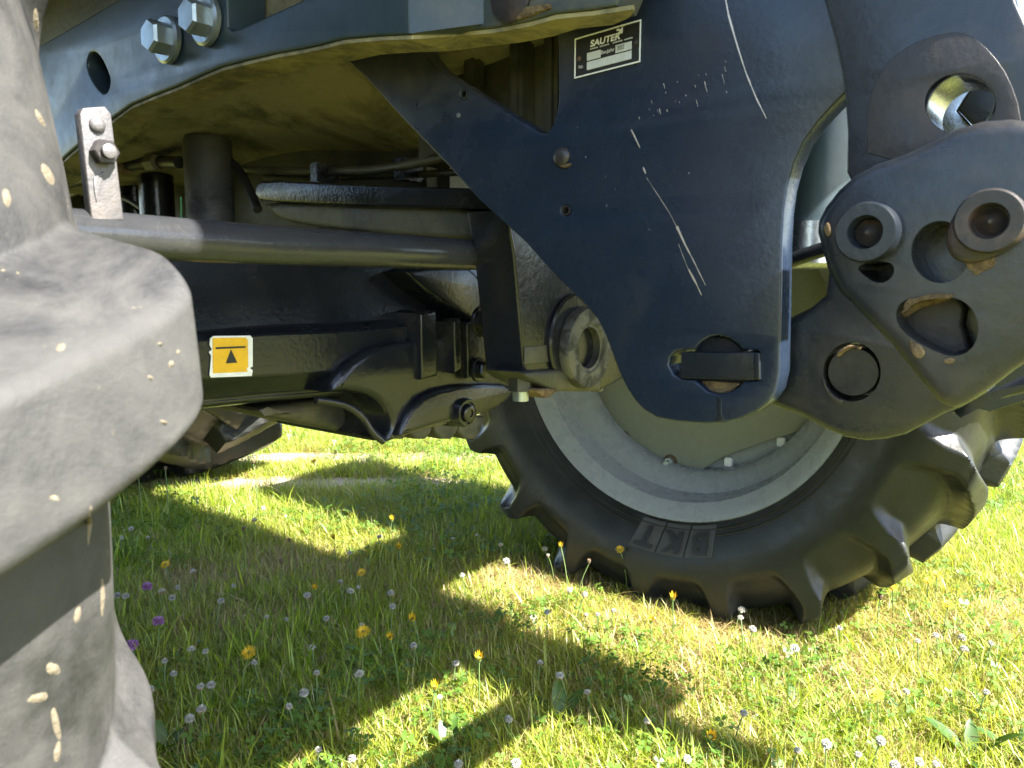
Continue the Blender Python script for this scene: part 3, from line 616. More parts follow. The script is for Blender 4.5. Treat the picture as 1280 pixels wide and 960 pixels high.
# lift arm rising at the right
la = plate('lift_arm', 1, .505, [(1030, -140), (1030, 0), (1042, 45), (1052, 90), (1056, 125), (1059, 165), (1058, 215), (1080, 260), (1300, 260), (1310, 70), (1285, 34), (1270, 2), (1262, -30), (1262, -140)],
           .024, M['arm'], fl, holes=[circ(1200, 130, 43.5, 37, 40)], bevel=.002)
part(la, 'dark lift arm with a round eye, rising at the right')
plate('worn_pad', 1, .5042, chaikin([(1085, 205), (1083, 150), (1089, 112), (1108, 78), (1140, 54), (1183, 40), (1212, 42), (1240, 66), (1262, 98), (1276, 140), (1280, 205)], 1), .003, M['wornsteel'], la,
      holes=[circ(1200, 130, 44.5, 38, 40)], bevel=.0004)
c = on(1, .505, 1200, 130); rr = (on(1, .505, 1243.5, 130) - on(1, .505, 1156.5, 130)).x / 2
lathe('eye_bush', c + Vector((0, .001, 0)), (0, 1, 0), [(0, rr * .985), (.045, rr * .985), (.045, rr * .93), (.002, rr * .95)], M['steel'], la, 48, closed=True)
plate('far_link', 1, .90, [(1197, 137), (1220, 98), (1268, 128), (1228, 168)], .086, M['arm'], fl, bevel=.003)
plate('far_link', 1, .93, [(1150, 135), (1176, 90), (1222, 100), (1198, 138), (1225, 170), (1180, 185)], .056, M['steel'], fl, bevel=.003)
# coupling plate with chamfered rim in front of the arm
CY_ = .462
cp = plate('coupling_plate', 1, CY_ - .004, [(1018, 290), (1019, 276), (1028, 258), (1045, 236), (1066, 217), (1092, 203), (1130, 190), (1160, 175), (1195, 158), (1225, 149), (1262, 146), (1300, 150), (1330, 170), (1330, 430), (1290, 448),
           (1266, 464), (1235, 488), (1208, 506), (1190, 512), (1172, 505), (1150, 480), (1110, 430), (1075, 395), (1045, 365), (1030, 335)], .042, M['arm'], fl,
           bevel=.008, bres=3)
cut(cp, 1, CY_ - .004, [circ(1176, 315, 37, 39, 36), chaikin([(1119, 393), (1124, 380), (1135, 373), (1150, 370), (1190, 371), (1206, 377), (1219, 391), (1224, 410), (1219, 431), (1206, 443), (1188, 446), (1170, 440), (1150, 430), (1135, 420), (1123, 408)], 1),
                        chaikin([(1070, 334), (1084, 328), (1104, 326), (1117, 330), (1118, 343), (1108, 353), (1094, 354), (1080, 345)], 1)], .06)
part(cp, 'thick coupling plate with two pin heads and muddy openings')
back = plate('coupling_web', 1, CY_ + .036, [(1035, 300), (1100, 225), (1280, 190), (1330, 430), (1240, 470), (1190, 490), (1100, 400)], .012, M['arm'], fl, bevel=.001)
def pin_head(px, py, ro, depth, parent, pm=None):
    pm = pm or M['arm']
    c = on(1, CY_ - .004 - depth, px, py); k = (on(1, CY_, px + 1, py) - on(1, CY_, px, py)).x
    R = ro * k
    lathe('pin_head', c, (0, 1, 0), [(.0, R * .93), (.0025, R), (depth, R), (depth + .004, R), (depth + .004, R * .4), (.012, R * .40), (.012, R * .46), (.001, R * .53), (.0, R * .56)], pm, parent, 44, closed=True)
    lathe('pin_end', c + Vector((0, .0125, 0)), (0, -1, 0), [(0, R * .46), (.003, R * .45), (.0045, R * .30), (.008, R * .12), (.009, R * .05)], M['wornsteel'], parent, 28)
pin_head(1081, 290, 39, .012, cp)
pin_head(1236, 276, 45, .016, cp, M['wornsteel'])
plate('pin_boss', 1, CY_ - .010, chaikin([(1190, 268), (1215, 238), (1250, 234), (1280, 255), (1282, 285), (1262, 312), (1232, 326), (1205, 330), (1186, 320), (1180, 298)], 1), .012, M['wornsteel'], cp, bevel=.003)
plate('mud_patch', 1, CY_ + .004, [(1205, 322), (1222, 322), (1250, 318), (1242, 330), (1226, 342), (1212, 345), (1205, 336)], .01, M['mud'], cp, bevel=.004, smooth=1)
plate('mud_patch', 1, CY_ + .012, [(1124, 386), (1140, 375), (1165, 368), (1195, 371), (1180, 378), (1150, 385), (1136, 392), (1128, 400)], .02, M['mud'], cp, bevel=.003, smooth=1)
plate('mud_patch', 1, CY_ + .010, [(1138, 425), (1150, 432), (1156, 440), (1146, 447), (1136, 440)], .01, M['mud'], cp, bevel=.003, smooth=1)
for ps in ([(1124, 392), (1126, 381), (1140, 371), (1165, 366), (1198, 369), (1190, 374), (1158, 374), (1140, 380), (1131, 390)], [(1136, 424), (1146, 429), (1158, 438), (1152, 447), (1143, 450), (1137, 436)],
           [(1204, 322), (1225, 324), (1250, 318), (1244, 332), (1222, 345), (1210, 340)], [(1178, 448), (1196, 447), (1190, 456), (1180, 455)], [(1026, 282), (1036, 276), (1040, 290), (1034, 298)]):
    plate('mud_patch', 1, CY_ - .0055, ps, .003, M['mud'], cp, bevel=.0007, smooth=1)
plate('pocket_lining', 1, CY_ + .022, [(1115, 365), (1196, 365), (1208, 385), (1204, 405), (1215, 440), (1180, 450), (1120, 420)], .012, M['wornsteel'], cp, bevel=.003)
lathe('eye_lining', on(1, CY_ + .004, 1176, 315), (0, 1, 0), [(0, .0201), (.03, .0201), (.03, .0190), (0, .0196)], M['wornsteel'], cp, 36, closed=True)
# lower arm behind
lo = plate('lower_arm', 1, .560, [(940, 420), (985, 397), (1010, 385), (1030, 368), (1036, 320), (1060, 300), (1120, 360), (1220, 440), (1235, 490), (1200, 510), (1182, 516), (1160, 528), (1130, 544), (1105, 550), (1080, 552), (1055, 548), (1030, 538), (1000, 521), (965, 508), (940, 495)], .045, M['arm'], fl,
           bevel=.007, bres=3)
cut(lo, 1, .560, [circ(1065, 465, 36, 37, 40)], .06)
part(lo, 'lower lift arm with a round pin below the coupling plate')
k = (on(1, .56, 1066, 465) - on(1, .56, 1065, 465)).x
lathe('arm_pin', on(1, .563, 1066, 465), (0, 1, 0), [(0, 31.5 * k), (.002, 33 * k), (.04, 33 * k)], M['arm'], lo, 44)
plate('mud_patch', 1, .558, [(1042, 443), (1052, 433), (1066, 429), (1082, 435), (1070, 434), (1056, 438), (1046, 448)], .012, M['mud'], lo, bevel=.0015, smooth=1)
plate('worn_spot', 1, .5592, [(1028, 468), (1034, 488), (1046, 498), (1056, 500), (1050, 506), (1038, 500), (1028, 482)], .004, M['wornsteel'], lo, bevel=.0005, smooth=1)
plate('arm_link', 1, .60, [(1180, 520), (1225, 497), (1262, 480), (1310, 455), (1320, 480), (1290, 490), (1262, 496), (1240, 502), (1215, 512)], .03, M['arm'], fl, bevel=.006, smooth=1)
# far side of the hitch
fp = slab('side_plate', 1, .985, [[(-.40, .22), (-.40, .5), (-.24, .5), (-.22, .22), (-.10, .08), (-.02, -.02), (-.02, -.10), (-.10, -.14), (-.2, -.12), (-.28, .03)]], .022, M['plate'], fl)
part(fp, 'far side plate of the hitch, hidden behind the near one')
lathe('cross_tube', (-.12, .555, -.035), (0, 1, 0), [(.058, .030), (.395, .030)], M['black'], fl, 28)
box('shadow_block', (-.04, .98, .20), (.30, 1.18, .42), M['plastic'], fl, .02)  # unseen block added to fill a gap in the ground shadow
slab('lower_link', 1, 1.0, [[(-.10, -.10), (.0, -.12), (.18, -.10), (.22, -.05), (.18, .0), (.0, .06), (-.10, .08)]], .07, M['arm'], fl, .005)
cyl = tube('lift_cylinder', [on(1, .70, 1012, 330), on(1, .70, 1030, 120), on(1, .70, 1045, -40)], .030, M['rail'], fl, 32, 3)
lathe('cylinder_gland', on(1, .70, 1010, 330), (0, 0, -1), [(-.035, .0335), (.0, .0335), (.004, .027)], M['steel'], fl, 32)
tube('hydraulic_pipe', [on(1, .64, 960, 336), on(1, .64, 1010, 318), on(1, .64, 1060, 302)], .006, M['black'], fl)
def far_copy(name, src_y, y, pts, th, mat, label):
    q = [on(1, src_y, *p) for p in pts]; o = slab(name, 1, y, [[(a.x, a.z) for a in q]], th, mat, fl, .003); part(o, label)
far_copy('lower_arm', .56, .955, [(985, 397), (1010, 385), (1030, 368), (1036, 320), (1060, 300), (1120, 360), (1220, 440), (1235, 490), (1200, 510), (1160, 528), (1105, 550), (1055, 548), (1000, 521), (965, 508)], .045, M['arm'], 'far lower lift arm of the hitch')
far_copy('coupling_plate', .458, 1.04, [(1018, 290), (1028, 258), (1066, 217), (1130, 190), (1195, 158), (1262, 146), (1330, 170), (1330, 430), (1266, 464), (1208, 506), (1172, 505), (1110, 430), (1045, 365), (1030, 335)], .06, M['arm'], 'far coupling plate of the hitch')

# ================================================================== lawn
def blade_clump(name, n, rad, hmin, hmax, wmin, wmax, lean, tan_p, mat):
    V, Fc, C = [], [], []
    for _ in range(n):
        r, a = rad * math.sqrt(random.random()), random.random() * 6.283
        x, y = r * math.cos(a), r * math.sin(a); h = random.uniform(hmin, hmax) * random.choice([.55, .75, 1, 1]); wd = random.uniform(wmin, wmax)
        d = random.random() * 6.283; le = random.uniform(.1, lean); dx, dy = math.cos(d), math.sin(d); tw = d + 1.57 + random.uniform(-.6, .6)
        wx, wy = math.cos(tw) * wd / 2, math.sin(tw) * wd / 2
        if random.random() < tan_p: col = random.choice([(.42, .32, .16), (.50, .40, .20), (.30, .20, .11), (.54, .46, .25)])
        else:
            t = random.random(); col = (.125 + .20 * t, .225 + .19 * t, .012 + .020 * t)
        b = len(V); prev = None
        for s in range(4):
            t = s / 3; bend = le * t * t; z = h * t * (1 - .28 * le * t); off = h * bend
            cx, cy_ = x + dx * off, y + dy * off; k = (1, .92, .65, 0)[s]
            if s < 3: V += [(cx - wx * k, cy_ - wy * k, z), (cx + wx * k, cy_ + wy * k, z)]; C += [col] * 2
            else: V.append((cx, cy_, z)); C.append(col)
        Fc += [(b, b + 1, b + 3, b + 2), (b + 2, b + 3, b + 5, b + 4), (b + 4, b + 5, b + 6)]
    return mk(name, V, Fc, C, mat)
def mk(name, V, Fc, C, mat):
    me = bpy.data.meshes.new(name); me.from_pydata(V, [], Fc); me.materials.append(mat)
    ca = me.color_attributes.new('tint', 'FLOAT_COLOR', 'POINT'); ca.data.foreach_set('color', np.c_[np.array(C), np.ones(len(C))].ravel())
    me.polygons.foreach_set('use_smooth', [True] * len(me.polygons)); return bpy.data.objects.new(name, me)
def leaf_mat(name, transl=.45, patch=True):
    m, n, l, b = new_mat(name); n.remove(b); out = n['Material Output']
    at = n.new('ShaderNodeAttribute'); at.attribute_name = 'tint'; c = at.outputs['Color']
    if patch:
        g = n.new('ShaderNodeNewGeometry').outputs['Position']
        c = mix(n, l, ramp(n, l, noise(n, l, 1.7, 6, .65, g), .40, .66, 0, .5), c, (.36, .31, .06))
    d = n.new('ShaderNodeBsdfDiffuse'); t = n.new('ShaderNodeBsdfTranslucent'); gl = n.new('ShaderNodeBsdfGlossy'); gl.inputs['Roughness'].default_value = .45
    l.new(c, d.inputs[0]); hue = n.new('ShaderNodeHueSaturation'); hue.inputs['Value'].default_value = 1.35; hue.inputs['Hue'].default_value = .485; hue.inputs['Saturation'].default_value = 1.05
    l.new(c, hue.inputs['Color']); l.new(hue.outputs[0], t.inputs[0])
    s = n.new('ShaderNodeMixShader'); s.inputs[0].default_value = transl; l.new(d.outputs[0], s.inputs[1]); l.new(t.outputs[0], s.inputs[2])
    s2 = n.new('ShaderNodeMixShader'); s2.inputs[0].default_value = .045; l.new(s.outputs[0], s2.inputs[1]); l.new(gl.outputs[0], s2.inputs[2])
    l.new(s2.outputs[0], out.inputs[0]); return m
GM, LM = leaf_mat('grass_blade'), leaf_mat('clover_leaf', .3, False)
def clover_clump(name, n, rad):
    V, Fc, C = [], [], []
    for _ in range(n):
        r, a = rad * math.sqrt(random.random()), random.random() * 6.283; x, y, z = r * math.cos(a), r * math.sin(a), random.uniform(.012, .045)
        s = random.uniform(.004, .008); tx, ty = random.gauss(0, .35), random.gauss(0, .35); a0 = random.random() * 6.283; t = random.random(); col = (.06 + .06 * t, .125 + .08 * t, .014 + .012 * t)
        for k in range(3):
            d = a0 + k * 2.094; b = len(V)
            for (u, v) in ((0, 0), (.5, -.42), (1.0, -.46), (1.22, 0), (1.0, .46), (.5, .42)):
                px, py = s * (u * math.cos(d) - v * math.sin(d)), s * (u * math.sin(d) + v * math.cos(d))
                V.append((x + px, y + py, z + tx * px + ty * py + s * .25 * abs(v))); C.append(col)
            Fc += [(b, b + 1, b + 2, b + 3), (b, b + 3, b + 4, b + 5)]
        b = len(V); V += [(x, y, z), (x + .0012, y, z), (x * .8, y * .8, 0)]; C += [col] * 3; Fc.append((b, b + 1, b + 2))
    return mk(name, V, Fc, C, LM)
def collection(objs):
    c = bpy.data.collections.new('lawn_source')
    for o in objs: c.objects.link(o)
    return c
def scatter(name, P, rot, scl, ids, coll, label):
    me = bpy.data.meshes.new(name); me.from_pydata([tuple(p) for p in P], [], [])
    for nm, ty, dat, key in (('rot', 'FLOAT_VECTOR', rot, 'vector'), ('scl', 'FLOAT_VECTOR', scl, 'vector'), ('ids', 'INT', ids, 'value')):
        at = me.attributes.new(nm, ty, 'POINT'); at.data.foreach_set(key, np.ascontiguousarray(dat).ravel())
    o = link(bpy.data.objects.new(name, me)); tag(o, label, name.replace('_', ' '), kind='stuff')
    g = bpy.data.node_groups.new(name, 'GeometryNodeTree'); g.interface.new_socket('Geometry', in_out='INPUT', socket_type='NodeSocketGeometry'); g.interface.new_socket('Geometry', in_out='OUTPUT', socket_type='NodeSocketGeometry')
    n, l = g.nodes, g.links; gi, go = n.new('NodeGroupInput'), n.new('NodeGroupOutput'); ip = n.new('GeometryNodeInstanceOnPoints'); ci = n.new('GeometryNodeCollectionInfo')
    ci.inputs['Collection'].default_value = coll; ci.inputs['Separate Children'].default_value = True; ci.inputs['Reset Children'].default_value = True
    ip.inputs['Pick Instance'].default_value = True
    def attr(nm, ty): a = n.new('GeometryNodeInputNamedAttribute'); a.data_type = ty; a.inputs[0].default_value = nm; return a.outputs[0]
    er = n.new('FunctionNodeEulerToRotation'); l.new(attr('rot', 'FLOAT_VECTOR'), er.inputs[0]); l.new(er.outputs[0], ip.inputs['Rotation'])
    l.new(attr('scl', 'FLOAT_VECTOR'), ip.inputs['Scale']); l.new(attr('ids', 'INT'), ip.inputs['Instance Index'])
    l.new(gi.outputs[0], ip.inputs['Points']); l.new(ci.outputs[0], ip.inputs['Instance']); l.new(ip.outputs[0], go.inputs[0])
    md = o.modifiers.new('scatter', 'NODES'); md.node_group = g
    return o
def spot(px, py): p = on(2, G, px, py); return (p.x, p.y)
DRY = [(*spot(930, 775), .22), (*spot(820, 760), .16), (*spot(640, 735), .20), (*spot(730, 735), .12), (*spot(870, 765), .18), (*spot(250, 725), .16), (*spot(330, 715), .14), (*spot(290, 780), .13), (*spot(620, 800), .12), (*spot(790, 800), .12),
       (*spot(1110, 790), .16), (*spot(1050, 850), .10), (*spot(1260, 780), .12), (*spot(920, 810), .12), (*spot(850, 860), .14), (*spot(980, 770), .15), (*spot(430, 720), .10)]
def blocked(P):                     # no blades growing up through the tyres' footprints
    b = np.zeros(len(P), bool)
    for c, rx, ry in ((NC, .10, .22), (FC, .09, .20), (RC, .14, .24)): b |= (np.abs(P[:, 0] - c[0]) < rx) & (np.abs(P[:, 1] - c[1]) < ry)
    return b
def lawn():
    green = [blade_clump(f'grass_tuft', 62, .055, .025, .062, .0011, .0024, 1.1, .16, GM) for _ in range(9)]
    tall = [blade_clump(f'grass_tuft', 16, .05, .05, .10, .0016, .0038, 1.1, .06, GM) for _ in range(5)]
    dry = [blade_clump(f'grass_tuft', 40, .05, .015, .05, .0011, .0022, 2.6, .88, GM) for _ in range(5)]
    wide = [blade_clump(f'grass_tuft', 60, .16, .03, .075, .003, .007, 1.0, .16, GM) for _ in range(5)]
    objs = green + tall + dry + wide
    for i, o in enumerate(objs): o.name = f'grass_tuft_{i:02d}'
    coll = collection(objs)
    # near lawn: dense where the photograph looks, thinner to the sides
    N = 38000; u = rng.random((N, 2)); ang = R_(90 + 38) + R_(1) * (rng.random(N) * 92 - 46); rad = np.sqrt(rng.random(N) * (5.2 ** 2 - .55 ** 2) + .55 ** 2)
    N2 = 9000; ang2 = rng.random(N2) * 6.283; rad2 = np.sqrt(rng.random(N2)) * 5
    P = np.r_[np.c_[rad * np.cos(ang), rad * np.sin(ang)], np.c_[rad2 * np.cos(ang2), rad2 * np.sin(ang2)]]
    P = P[~blocked(P)]; n = len(P)
    pd = np.zeros(n)
    for x, y, r in DRY: pd = np.maximum(pd, np.exp(-((P[:, 0] - x) ** 2 + (P[:, 1] - y) ** 2) / (r * r) * .75))
    q = rng.random(n); wob = .5 + .5 * np.sin(P[:, 0] * 9 + 3 * np.sin(P[:, 1] * 5)) * np.sin(P[:, 1] * 8)
    isdry = q < np.maximum(pd * .92, .10 + .14 * wob); istall = (~isdry) & (rng.random(n) < .10)
    ids = np.where(isdry, 14 + rng.integers(0, 5, n), np.where(istall, 9 + rng.integers(0, 5, n), rng.integers(0, 9, n)))
    sc = rng.uniform(.7, 1.15, n); z = np.full(n, G)
    # far lawn
    N3 = 26000; a3 = R_(128) + R_(1) * (rng.random(N3) * 90 - 45); r3 = 5 + 26 * rng.random(N3) ** 1.5
    P3 = np.c_[r3 * np.cos(a3), r3 * np.sin(a3)]
    c0, d, nn = TR
    rel = P3 - np.array([c0.x, c0.y])
    allP = np.r_[P, P3]; rel = (allP - np.array([c0.x, c0.y])) @ np.array([nn.x, nn.y])
    keep = ~(((np.abs(rel + .06) < .10) | (np.abs(rel - .34) < .11)) & (rng.random(len(allP)) < .93) & (allP[:, 0] < -1.7))
    ids = np.r_[ids, 19 + rng.integers(0, 5, len(P3))]; sc = np.r_[sc, rng.uniform(.8, 1.3, len(P3))]
    allP = np.c_[allP, np.full(len(allP), G)][keep]; ids = ids[keep]; sc = sc[keep]; n = len(allP)
    crush = np.ones(n)
    for c, rx, ry in ((FC, .30, .36), (RC, .35, .4), (NC, .3, .35)): crush = np.minimum(crush, .35 + .65 * np.clip(np.hypot((allP[:, 0] - c[0]) / rx, (allP[:, 1] - c[1]) / ry) - .45, 0, 1))
    rot = np.c_[rng.normal(0, .06, n), rng.normal(0, .06, n), rng.random(n) * 6.283]
    scl = np.c_[sc, sc, sc * rng.uniform(.75, 1.2, n) * crush]
    scatter('grass', allP, rot.astype(np.float32), scl.astype(np.float32), ids.astype(np.int32), coll, 'short sunlit and shaded lawn grass with dry patches under the tractor')
    cl = [clover_clump('clover_tuft', 16, .06) for _ in range(5)]; coll2 = collection(cl)
    N = 2600; ang = R_(128) + R_(1) * (rng.random(N) * 92 - 46); rad = np.sqrt(rng.random(N) * (4.2 ** 2 - .6 ** 2) + .6 ** 2); P = np.c_[rad * np.cos(ang), rad * np.sin(ang)]
    cw = np.sin(P[:, 0] * 4.1 + 1.2) * np.sin(P[:, 1] * 4.7 + .4) + .25 * np.sin(P[:, 0] * 13) > -.15
    P = P[cw & ~blocked(P)]; n = len(P); P = np.c_[P, np.full(n, G)]
    scatter('clover_leaves', P, np.c_[np.zeros(n), np.zeros(n), rng.random(n) * 6.283].astype(np.float32), np.repeat(rng.uniform(.8, 1.25, n), 3).reshape(-1, 3).astype(np.float32), rng.integers(0, 5, n).astype(np.int32), coll2,
            'low clover leaves growing through the lawn')
lawn()

# ------------------------------------------------------------------ flowers, each one a thing
STEM, YEL, WHI, PUR, BRN, CAL = plain('flower_stem', (.11, .17, .05), .6), plain('yellow_petal', (.62, .40, .012), .6), plain('white_petal', (.40, .385, .34), .6), plain('purple_petal', (.30, .14, .33), .6), plain('brown_bud', (.10, .07, .035), .8), plain('brown_petal', (.32, .2, .12), .8)
def petal_ball(r, n, squash, brown):
    V, Fc, mi = [], [], []
    for i in range(n):
        zc = 1 - 1.75 * (i + .5) / n; a = i * 2.39996; s = math.sqrt(max(0, 1 - zc * zc)); d = Vector((s * math.cos(a), s * math.sin(a), zc * squash)); t, u, v = frame_of(d)
        b = len(V); L = r * random.uniform(.85, 1.12); wd = r * .22
        V += [d * (L * .25), d * (L * .7) + u * wd, d * (L * .7) - u * wd, d * L + v * wd * .3, d * (L * .7) + v * wd]
        Fc += [(b, b + 1, b + 4), (b, b + 4, b + 2), (b + 1, b + 3, b + 4), (b + 4, b + 3, b + 2), (b, b + 2, b + 1), (b + 1, b + 2, b + 3)]
        mi += [1 if (brown and zc < -.25) else 0] * 6
    return V, Fc, mi
def daisy(r, n):
    V, Fc, mi = [], [], []
    for ring, (rr, lift, cnt) in enumerate(((1, .15, n), (.78, .38, n), (.5, .5, n // 2))):
        for i in range(cnt):
            a = (i + .5 * ring) * 2 * math.pi / cnt + random.uniform(-.1, .1); L = r * rr * random.uniform(.85, 1.1); w_ = 2.6 * r / n; c, s = math.cos(a), math.sin(a); z0 = ring * r * .08
            b = len(V)
            for (u, v, z) in ((.1, 0, 0), (.6, -1, lift * .6), (1, -.8, lift), (1, .8, lift), (.6, 1, lift * .6)): V.append((c * L * u - s * w_ * v * .5, s * L * u + c * w_ * v * .5, z0 + r * z))
            Fc += [(b, b + 1, b + 4), (b + 1, b + 2, b + 3, b + 4)]; mi += [0, 0]
    return V, Fc, mi
def head_mesh(name, data, mats):
    V, Fc, mi = data; me = bpy.data.meshes.new(name); me.from_pydata([tuple(v) for v in V], [], Fc)
    for m in mats: me.materials.append(m)
    me.polygons.foreach_set('material_index', mi); return me
def stem_mesh(name, h, lean, r=.0011):
    V, Fc = [], []; n = 5
    for j in range(6):
        t = j / 5
        for i in range(n): a = i * 6.283 / n; V.append((lean * (t * t - 1) * h + r * math.cos(a), r * math.sin(a), h * (t - 1)))
    for j in range(5):
        for i in range(n): Fc.append((j * n + i, j * n + (i + 1) % n, (j + 1) * n + (i + 1) % n, (j + 1) * n + i))
    me = bpy.data.meshes.new(name); me.from_pydata(V, [], Fc); me.materials.append(STEM); return me
WH = [head_mesh('flower_head', petal_ball(.0092, 46, .85, k % 2), [WHI, CAL]) for k in range(4)]
PH = [head_mesh('flower_head', petal_ball(.0115, 60, .9, False), [PUR, CAL]) for k in range(2)]
YH = [head_mesh('flower_head', daisy(.0125, 16), [YEL]) for k in range(3)]
def cup(r, h):
    V, Fc = [], []; n = 9
    for z, q in ((0, .25), (h * .25, .75), (h * .7, 1), (h, .85)):
        for i in range(n): a = i * 6.283 / n; V.append((r * q * math.cos(a), r * q * math.sin(a), z))
    for j in range(3):
        for i in range(n): Fc.append((j * n + i, j * n + (i + 1) % n, (j + 1) * n + (i + 1) % n, (j + 1) * n + i))
    Fc += [tuple(range(n)), tuple(3 * n + i for i in range(n))]
    return V, Fc, [0] * len(Fc)
CUP = head_mesh('calyx', cup(.0042, .009), [STEM]); BUDM = head_mesh('bud', cup(.0048, .012), [BRN])
def brush(r, h):
    V, Fc = [], []; n = 14
    for i in range(n):
        a = i * 6.283 / n; c, s = math.cos(a), math.sin(a); b = len(V); q = .9 + .3 * (i % 2)
        V += [(c * r * .5 - s * r * .3, s * r * .5 + c * r * .3, 0), (c * r * .5 + s * r * .3, s * r * .5 - c * r * .3, 0), (c * r * q, s * r * q, h * (.85 + .15 * (i % 3)))]; Fc.append((b, b + 1, b + 2))
    return V, Fc, [0] * len(Fc)
CLOSED = head_mesh('flower_head', brush(.0065, .013), [YEL])
def flower(kind, px, py, h, label, group, size=1., tilt=None):
    p = on(2, G + h, px, py)
    nm, cat = {'white': ('white_clover', 'clover flower'), 'purple': ('red_clover', 'clover flower'), 'yellow': ('yellow_hawkbit', 'yellow flower'), 'closed': ('yellow_hawkbit', 'yellow flower'), 'bud': ('seed_stalk', 'seed stalk')}[kind]
    lean = random.uniform(-.25, .25); az = random.random() * 6.283
    base = Vector((p.x - lean * h * math.cos(az), p.y - lean * h * math.sin(az), G))
    e = empty(nm, base, label, cat, group)
    st = bpy.data.objects.new('stem', stem_mesh('stem', h, lean)); COL.objects.link(st); st.parent = e
    off = p - base; st.location = off; st.rotation_euler = (0, 0, az)
    me = {'white': random.choice(WH), 'purple': random.choice(PH), 'yellow': random.choice(YH), 'closed': CLOSED, 'bud': BUDM}[kind]
    hd = bpy.data.objects.new('bud' if kind == 'bud' else 'flower_head', me); COL.objects.link(hd); hd.parent = e; hd.location = off
    ti = tilt if tilt is not None else random.uniform(0, .5)
    hd.rotation_euler = Euler((0, ti, random.random() * 6.283 if tilt is None else R_(-52)), 'XYZ'); hd.scale = (size,) * 3
    if kind in ('yellow', 'closed'):
        cu = bpy.data.objects.new('calyx', CUP); COL.objects.link(cu); cu.parent = e; cu.location = off - Vector((0, 0, .006)) * size; cu.scale = (size,) * 3
W = [(152, 672), (164, 661), (185, 672), (329, 635), (357, 645), (318, 650), (474, 671), (437, 691), (146, 744), (157, 745), (202, 739), (222, 734), (215, 747), (241, 714), (292, 732), (276, 751), (384, 744), (438, 739), (448, 734), (489, 741),
     (491, 758), (334, 771), (358, 774), (408, 773), (426, 727), (452, 781), (390, 809), (239, 811), (206, 826), (318, 828), (396, 841), (187, 862), (251, 858), (264, 856), (380, 866), (449, 842), (361, 883), (252, 886), (171, 889), (181, 890), (152, 867),
     (517, 806), (217, 842), (237, 898), (257, 814), (596, 669), (566, 673), (626, 681), (633, 701), (681, 686), (685, 694), (578, 719), (731, 743), (712, 737), (733, 768), (747, 768), (767, 763), (684, 765), (570, 829), (517, 807), (675, 828), (734, 865),
     (550, 871), (636, 899), (809, 901), (645, 954), (573, 955), (859, 949), (700, 844), (927, 762), (926, 772), (1050, 785), (994, 810), (1147, 801), (1205, 811), (1239, 804), (1133, 864), (1101, 926), (1073, 943), (1149, 952), (1119, 956), (1170, 955),
     (930, 891), (1033, 930), (997, 938), (1202, 797), (941, 786), (1170, 794), (1233, 865), (160, 935), (440, 948), (398, 937)]
ANCH = [(184, 733, 'the rearmost purple clover'), (198, 776, 'the middle purple clover'), (165, 806, 'the nearest purple clover'), (311, 816, 'the lone open yellow flower in the shade'), (454, 790, 'the tall yellow flower under the axle'),
        (516, 775, 'the yellow bud at the shadow edge'), (599, 823, 'the half closed flower before the dry grass'), (544, 860, 'the closed yellow flower above broad leaves'), (701, 683, 'the yellow flower against the tyre'),
        (775, 687, 'the yellow flower before the tyre lettering'), (1096, 868, 'the large open yellow flower'), (1115, 735, 'the yellow flower before the tyre lug'), (1185, 756, 'the yellow flower right of the tyre'),
        (207, 706, 'the small yellow flower by the dry clump'), (452, 716, 'the yellow flower right of the sunny patch'), (394, 736, 'the small closed flower below the sunny patch'), (417, 672, 'the yellow flower inside the sunny patch')]
cand = {}
for x, y in W:
    ax_, ay, nm = min(ANCH, key=lambda q: math.hypot(q[0] - x, (q[1] - y) * 1.4))
    dx, dy = x - ax_, (y - ay) * 1.4
    side = ('right of' if dx > 0 else 'left of') if abs(dx) > abs(dy) else ('in front of' if dy > 0 else 'behind')
    cand.setdefault((side, nm), []).append((math.hypot(dx, dy), x, y))
LAB = {}
for (side, nm), q in cand.items():
    for i, (dd, x, y) in enumerate(sorted(q)): LAB[x, y] = (('', 'second ', 'third ', 'fourth ', 'fifth ', 'sixth ', 'seventh ', 'eighth ', 'ninth ', 'tenth ')[min(i, 9)] if i else ('nearest ' if len(q) > 1 else '')) + f'white clover flower {side} {nm}'
for x, y in W:
    flower('white', x, y, random.uniform(.05, .085) if y < 900 else random.uniform(.045, .07), LAB[x, y], 'white clover flowers in the lawn', random.uniform(.5, .92))
for (x, y), lb in (((184, 733), 'purple clover flower farthest back in the shade by the near tyre'), ((198, 776), 'purple clover flower in the middle of the three by the near tyre'), ((165, 806), 'purple clover flower closest to the near tyre, lowest of three')):
    flower('purple', x, y, .08, lb, 'purple clover flowers', 1.0)
